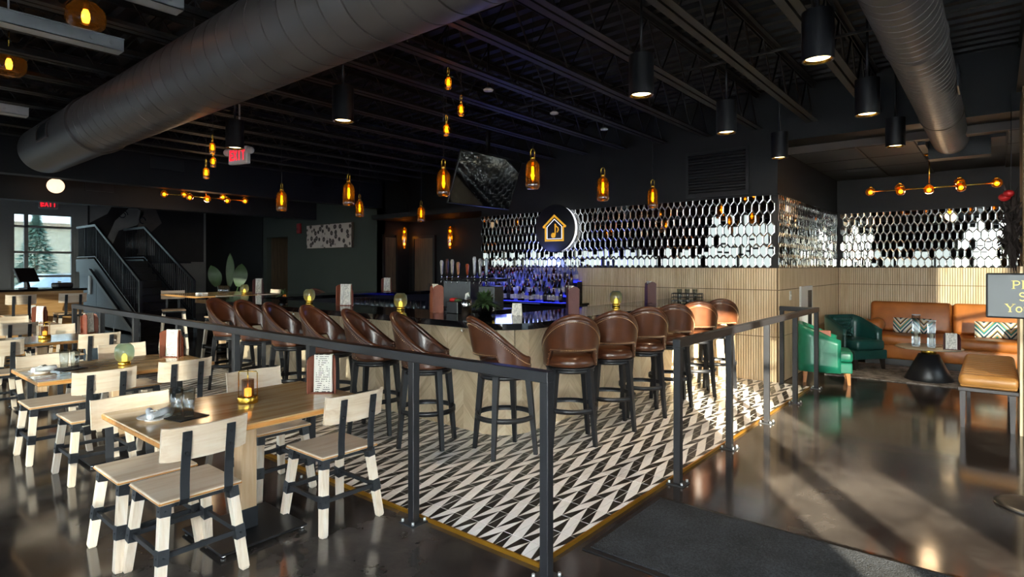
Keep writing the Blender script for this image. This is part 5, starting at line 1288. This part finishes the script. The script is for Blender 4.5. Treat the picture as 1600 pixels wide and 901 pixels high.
GL = {'P': (.62, [([(.15, 0), (.15, .7)], TK), ([(.15, .675)]+arc(.3, .5, .24, .175, 90, -90)+[(.15, .325)], .075)]+SER(.15, .015)+SER(.12, .685)),
      'l': (.3, [([(.15, 0), (.15, .72)], TK)]+SER(.15, .015)+[([(.03, .70), (.15, .72)], .035)]),
      'e': (.48, [([(.06, .26), (.4, .26)], TN), (arc(.23, .235, .175, .215, 0, 325), .08)]),
      'a': (.48, [(arc(.2, .33, .14, .12, 150, 0)+[(.34, .05), (.44, .02)], .08), (arc(.2, .13, .135, .11, 40, 330), .07)]),
      's': (.38, [(arc(.19, .345, .11, .095, 40, 270, 8)+arc(.19, .125, .125, .11, 90, -150, 8), .075)]),
      'S': (.55, [(arc(.27, .52, .17, .155, 40, 270, 10)+arc(.27, .18, .19, .175, 90, -150, 10), .09)]),
      't': (.33, [([(.14, .6), (.14, .1)]+arc(.22, .1, .08, .09, 180, 300, 6), .1), ([(.03, .45), (.28, .45)], .04)]),
      'Y': (.68, [([(.08, .69), (.34, .34)], TK), ([(.6, .69), (.34, .34)], TN), ([(.34, .36), (.34, 0)], TK)]+SER(.34, .015)+SER(.1, .685)+SER(.58, .685)),
      'o': (.5, [(arc(.24, .235, .18, .215, 0, 360, 20), .085)]),
      'u': (.52, [([(.1, .46), (.1, .16)]+arc(.24, .15, .14, .13, 180, 330, 8), .1), ([(.38, .46), (.38, .0)], TK*.85), ([(.02, .445), (.1, .445)], .035), ([(.3, .445), (.38, .445)], .035)]),
      'r': (.38, [([(.12, .46), (.12, 0)], TK*.85), ([(.12, .3)]+arc(.26, .32, .1, .12, 160, 60, 6), .06)]+SER(.12, .015)),
      'f': (.34, [([(.13, 0), (.13, .55)]+arc(.24, .56, .11, .13, 180, 60, 6), .09), ([(.03, .45), (.27, .45)], .04)]+SER(.13, .015))}
def word(txt, z, hgt, cx_=0):
    wd = sum(GL[c_][0] for c_ in txt)*hgt; x = cx_-wd/2
    for c_ in txt:
        mb = MB()
        for pts, th in GL[c_][1]: ribbon(mb, [(p[0]*hgt, p[1]*hgt) for p in pts], th*hgt, .0015, 0, False, Matrix.Translation((x, -.0345, z)))
        mb.build('letter', 'goldprint', bd); x += GL[c_][0]*hgt
word('Please', 1.45, .078); word('Seat', 1.372, .078); word('Yourself', 1.294, .078)
# ------------------------------------------------------------------ outside the west window
t = thing('parked_car', 'silver car parked outside the glazed entrance', 'car', (-27.5, 6.3, -.22), .1)
MB().add([(x, y, z) for y in (-2.2, 2.2) for x, z in ((-.9, .3), (.9, .3), (.92, .75), (.88, .95), (-.88, .95), (-.92, .75))], [(0, 1, 2, 3, 4, 5)[::-1], (6, 7, 8, 9, 10, 11)]+[(i, (i+1) % 6, 6+(i+1) % 6, 6+i) for i in range(6)]).build('body', 'carpaint', t)
MB().add([(-.85, -1.5, .95), (.85, -1.5, .95), (.85, 1.5, .95), (-.85, 1.5, .95), (-.65, -.7, 1.5), (.65, -.7, 1.5), (.65, .9, 1.5), (-.65, .9, 1.5)], [(0, 1, 5, 4), (1, 2, 6, 5), (2, 3, 7, 6), (3, 0, 4, 7)]).build('windows', 'carpaint', t); MB().box(-.66, .66, -.72, .92, 1.49, 1.53).build('roof', 'carpaint', t)
for sx in (-1, 1):
    for y in (-1.35, 1.35): MB().cyl((sx*.7, y, .32), (sx*.93, y, .32), .32, n=24).build('wheel', 'darkplastic', t)
t = thing('spruce_tree', 'blue grey spruce tree outside the glazed entrance', 'tree', (-34, 6.7, -.22)); rr = random.Random(3); mb = MB()
for k in range(2600):
    h_ = rr.uniform(.25, 4.3); r_ = 1.55*(1-h_/4.5)*rr.uniform(.45, 1.0); a = rr.uniform(0, 2*PI); p0 = Vector((r_*math.cos(a), r_*math.sin(a), h_-r_*.18)); d_ = Vector((math.cos(a), math.sin(a), rr.uniform(-.5, .1))).normalized()*.24; s_ = Vector((-math.sin(a), math.cos(a), rr.uniform(-.4, .4)))*.06
    mb.add([p0-d_*.5+s_, p0+d_*.6, p0-d_*.5-s_], [(0, 1, 2)])
tag(mb.build('needles', 'spruce', t), kind='stuff'); MB().cyl((0, 0, 0), (0, 0, 4.4), .12, .02).build('trunk', 'bark', t)
t = thing('bare_tree', 'bare pale branched tree outside the glazed entrance', 'tree', (-32, 9.4, -.22)); mb = MB()
def branch(p, d_, L_, r_, lv):
    q = p+d_*L_; mb.cyl(p, q, r_, r_*.65, n=5)
    if lv: 
        for k in range(3):
            nd = (d_+Vector((rr.uniform(-.7, .7), rr.uniform(-.7, .7), rr.uniform(-.1, .5)))).normalized(); branch(p+d_*L_*rr.uniform(.5, 1), nd, L_*.68, r_*.6, lv-1)
branch(Vector((0, 0, 0)), Vector((0, 0, 1)), 1.3, .09, 5); mb.build('branches', 'bark', t)
b_ = thing('far_building', 'tan building across the road outside the entrance', 'building', (-48, 9, -.22)); MB().box(-3, 3, -9, 9, 0, 4.2).build('wall', 'tan', b_); MB().box(-3.2, 3.2, -9.2, 9.2, 4.2, 4.5).build('roof', 'bark', b_)
t = thing('tent_card', 'white tent card behind the fern on the bar', 'card', (-3.6, 4.42, Z), .5)
MB().add([(-.05, -.03, 0), (.05, -.03, 0), (.045, 0, .12), (-.045, 0, .12), (-.05, .03, 0), (.05, .03, 0)], [(0, 1, 2, 3), (5, 4, 3, 2)]).build('card', 'menupage', t)
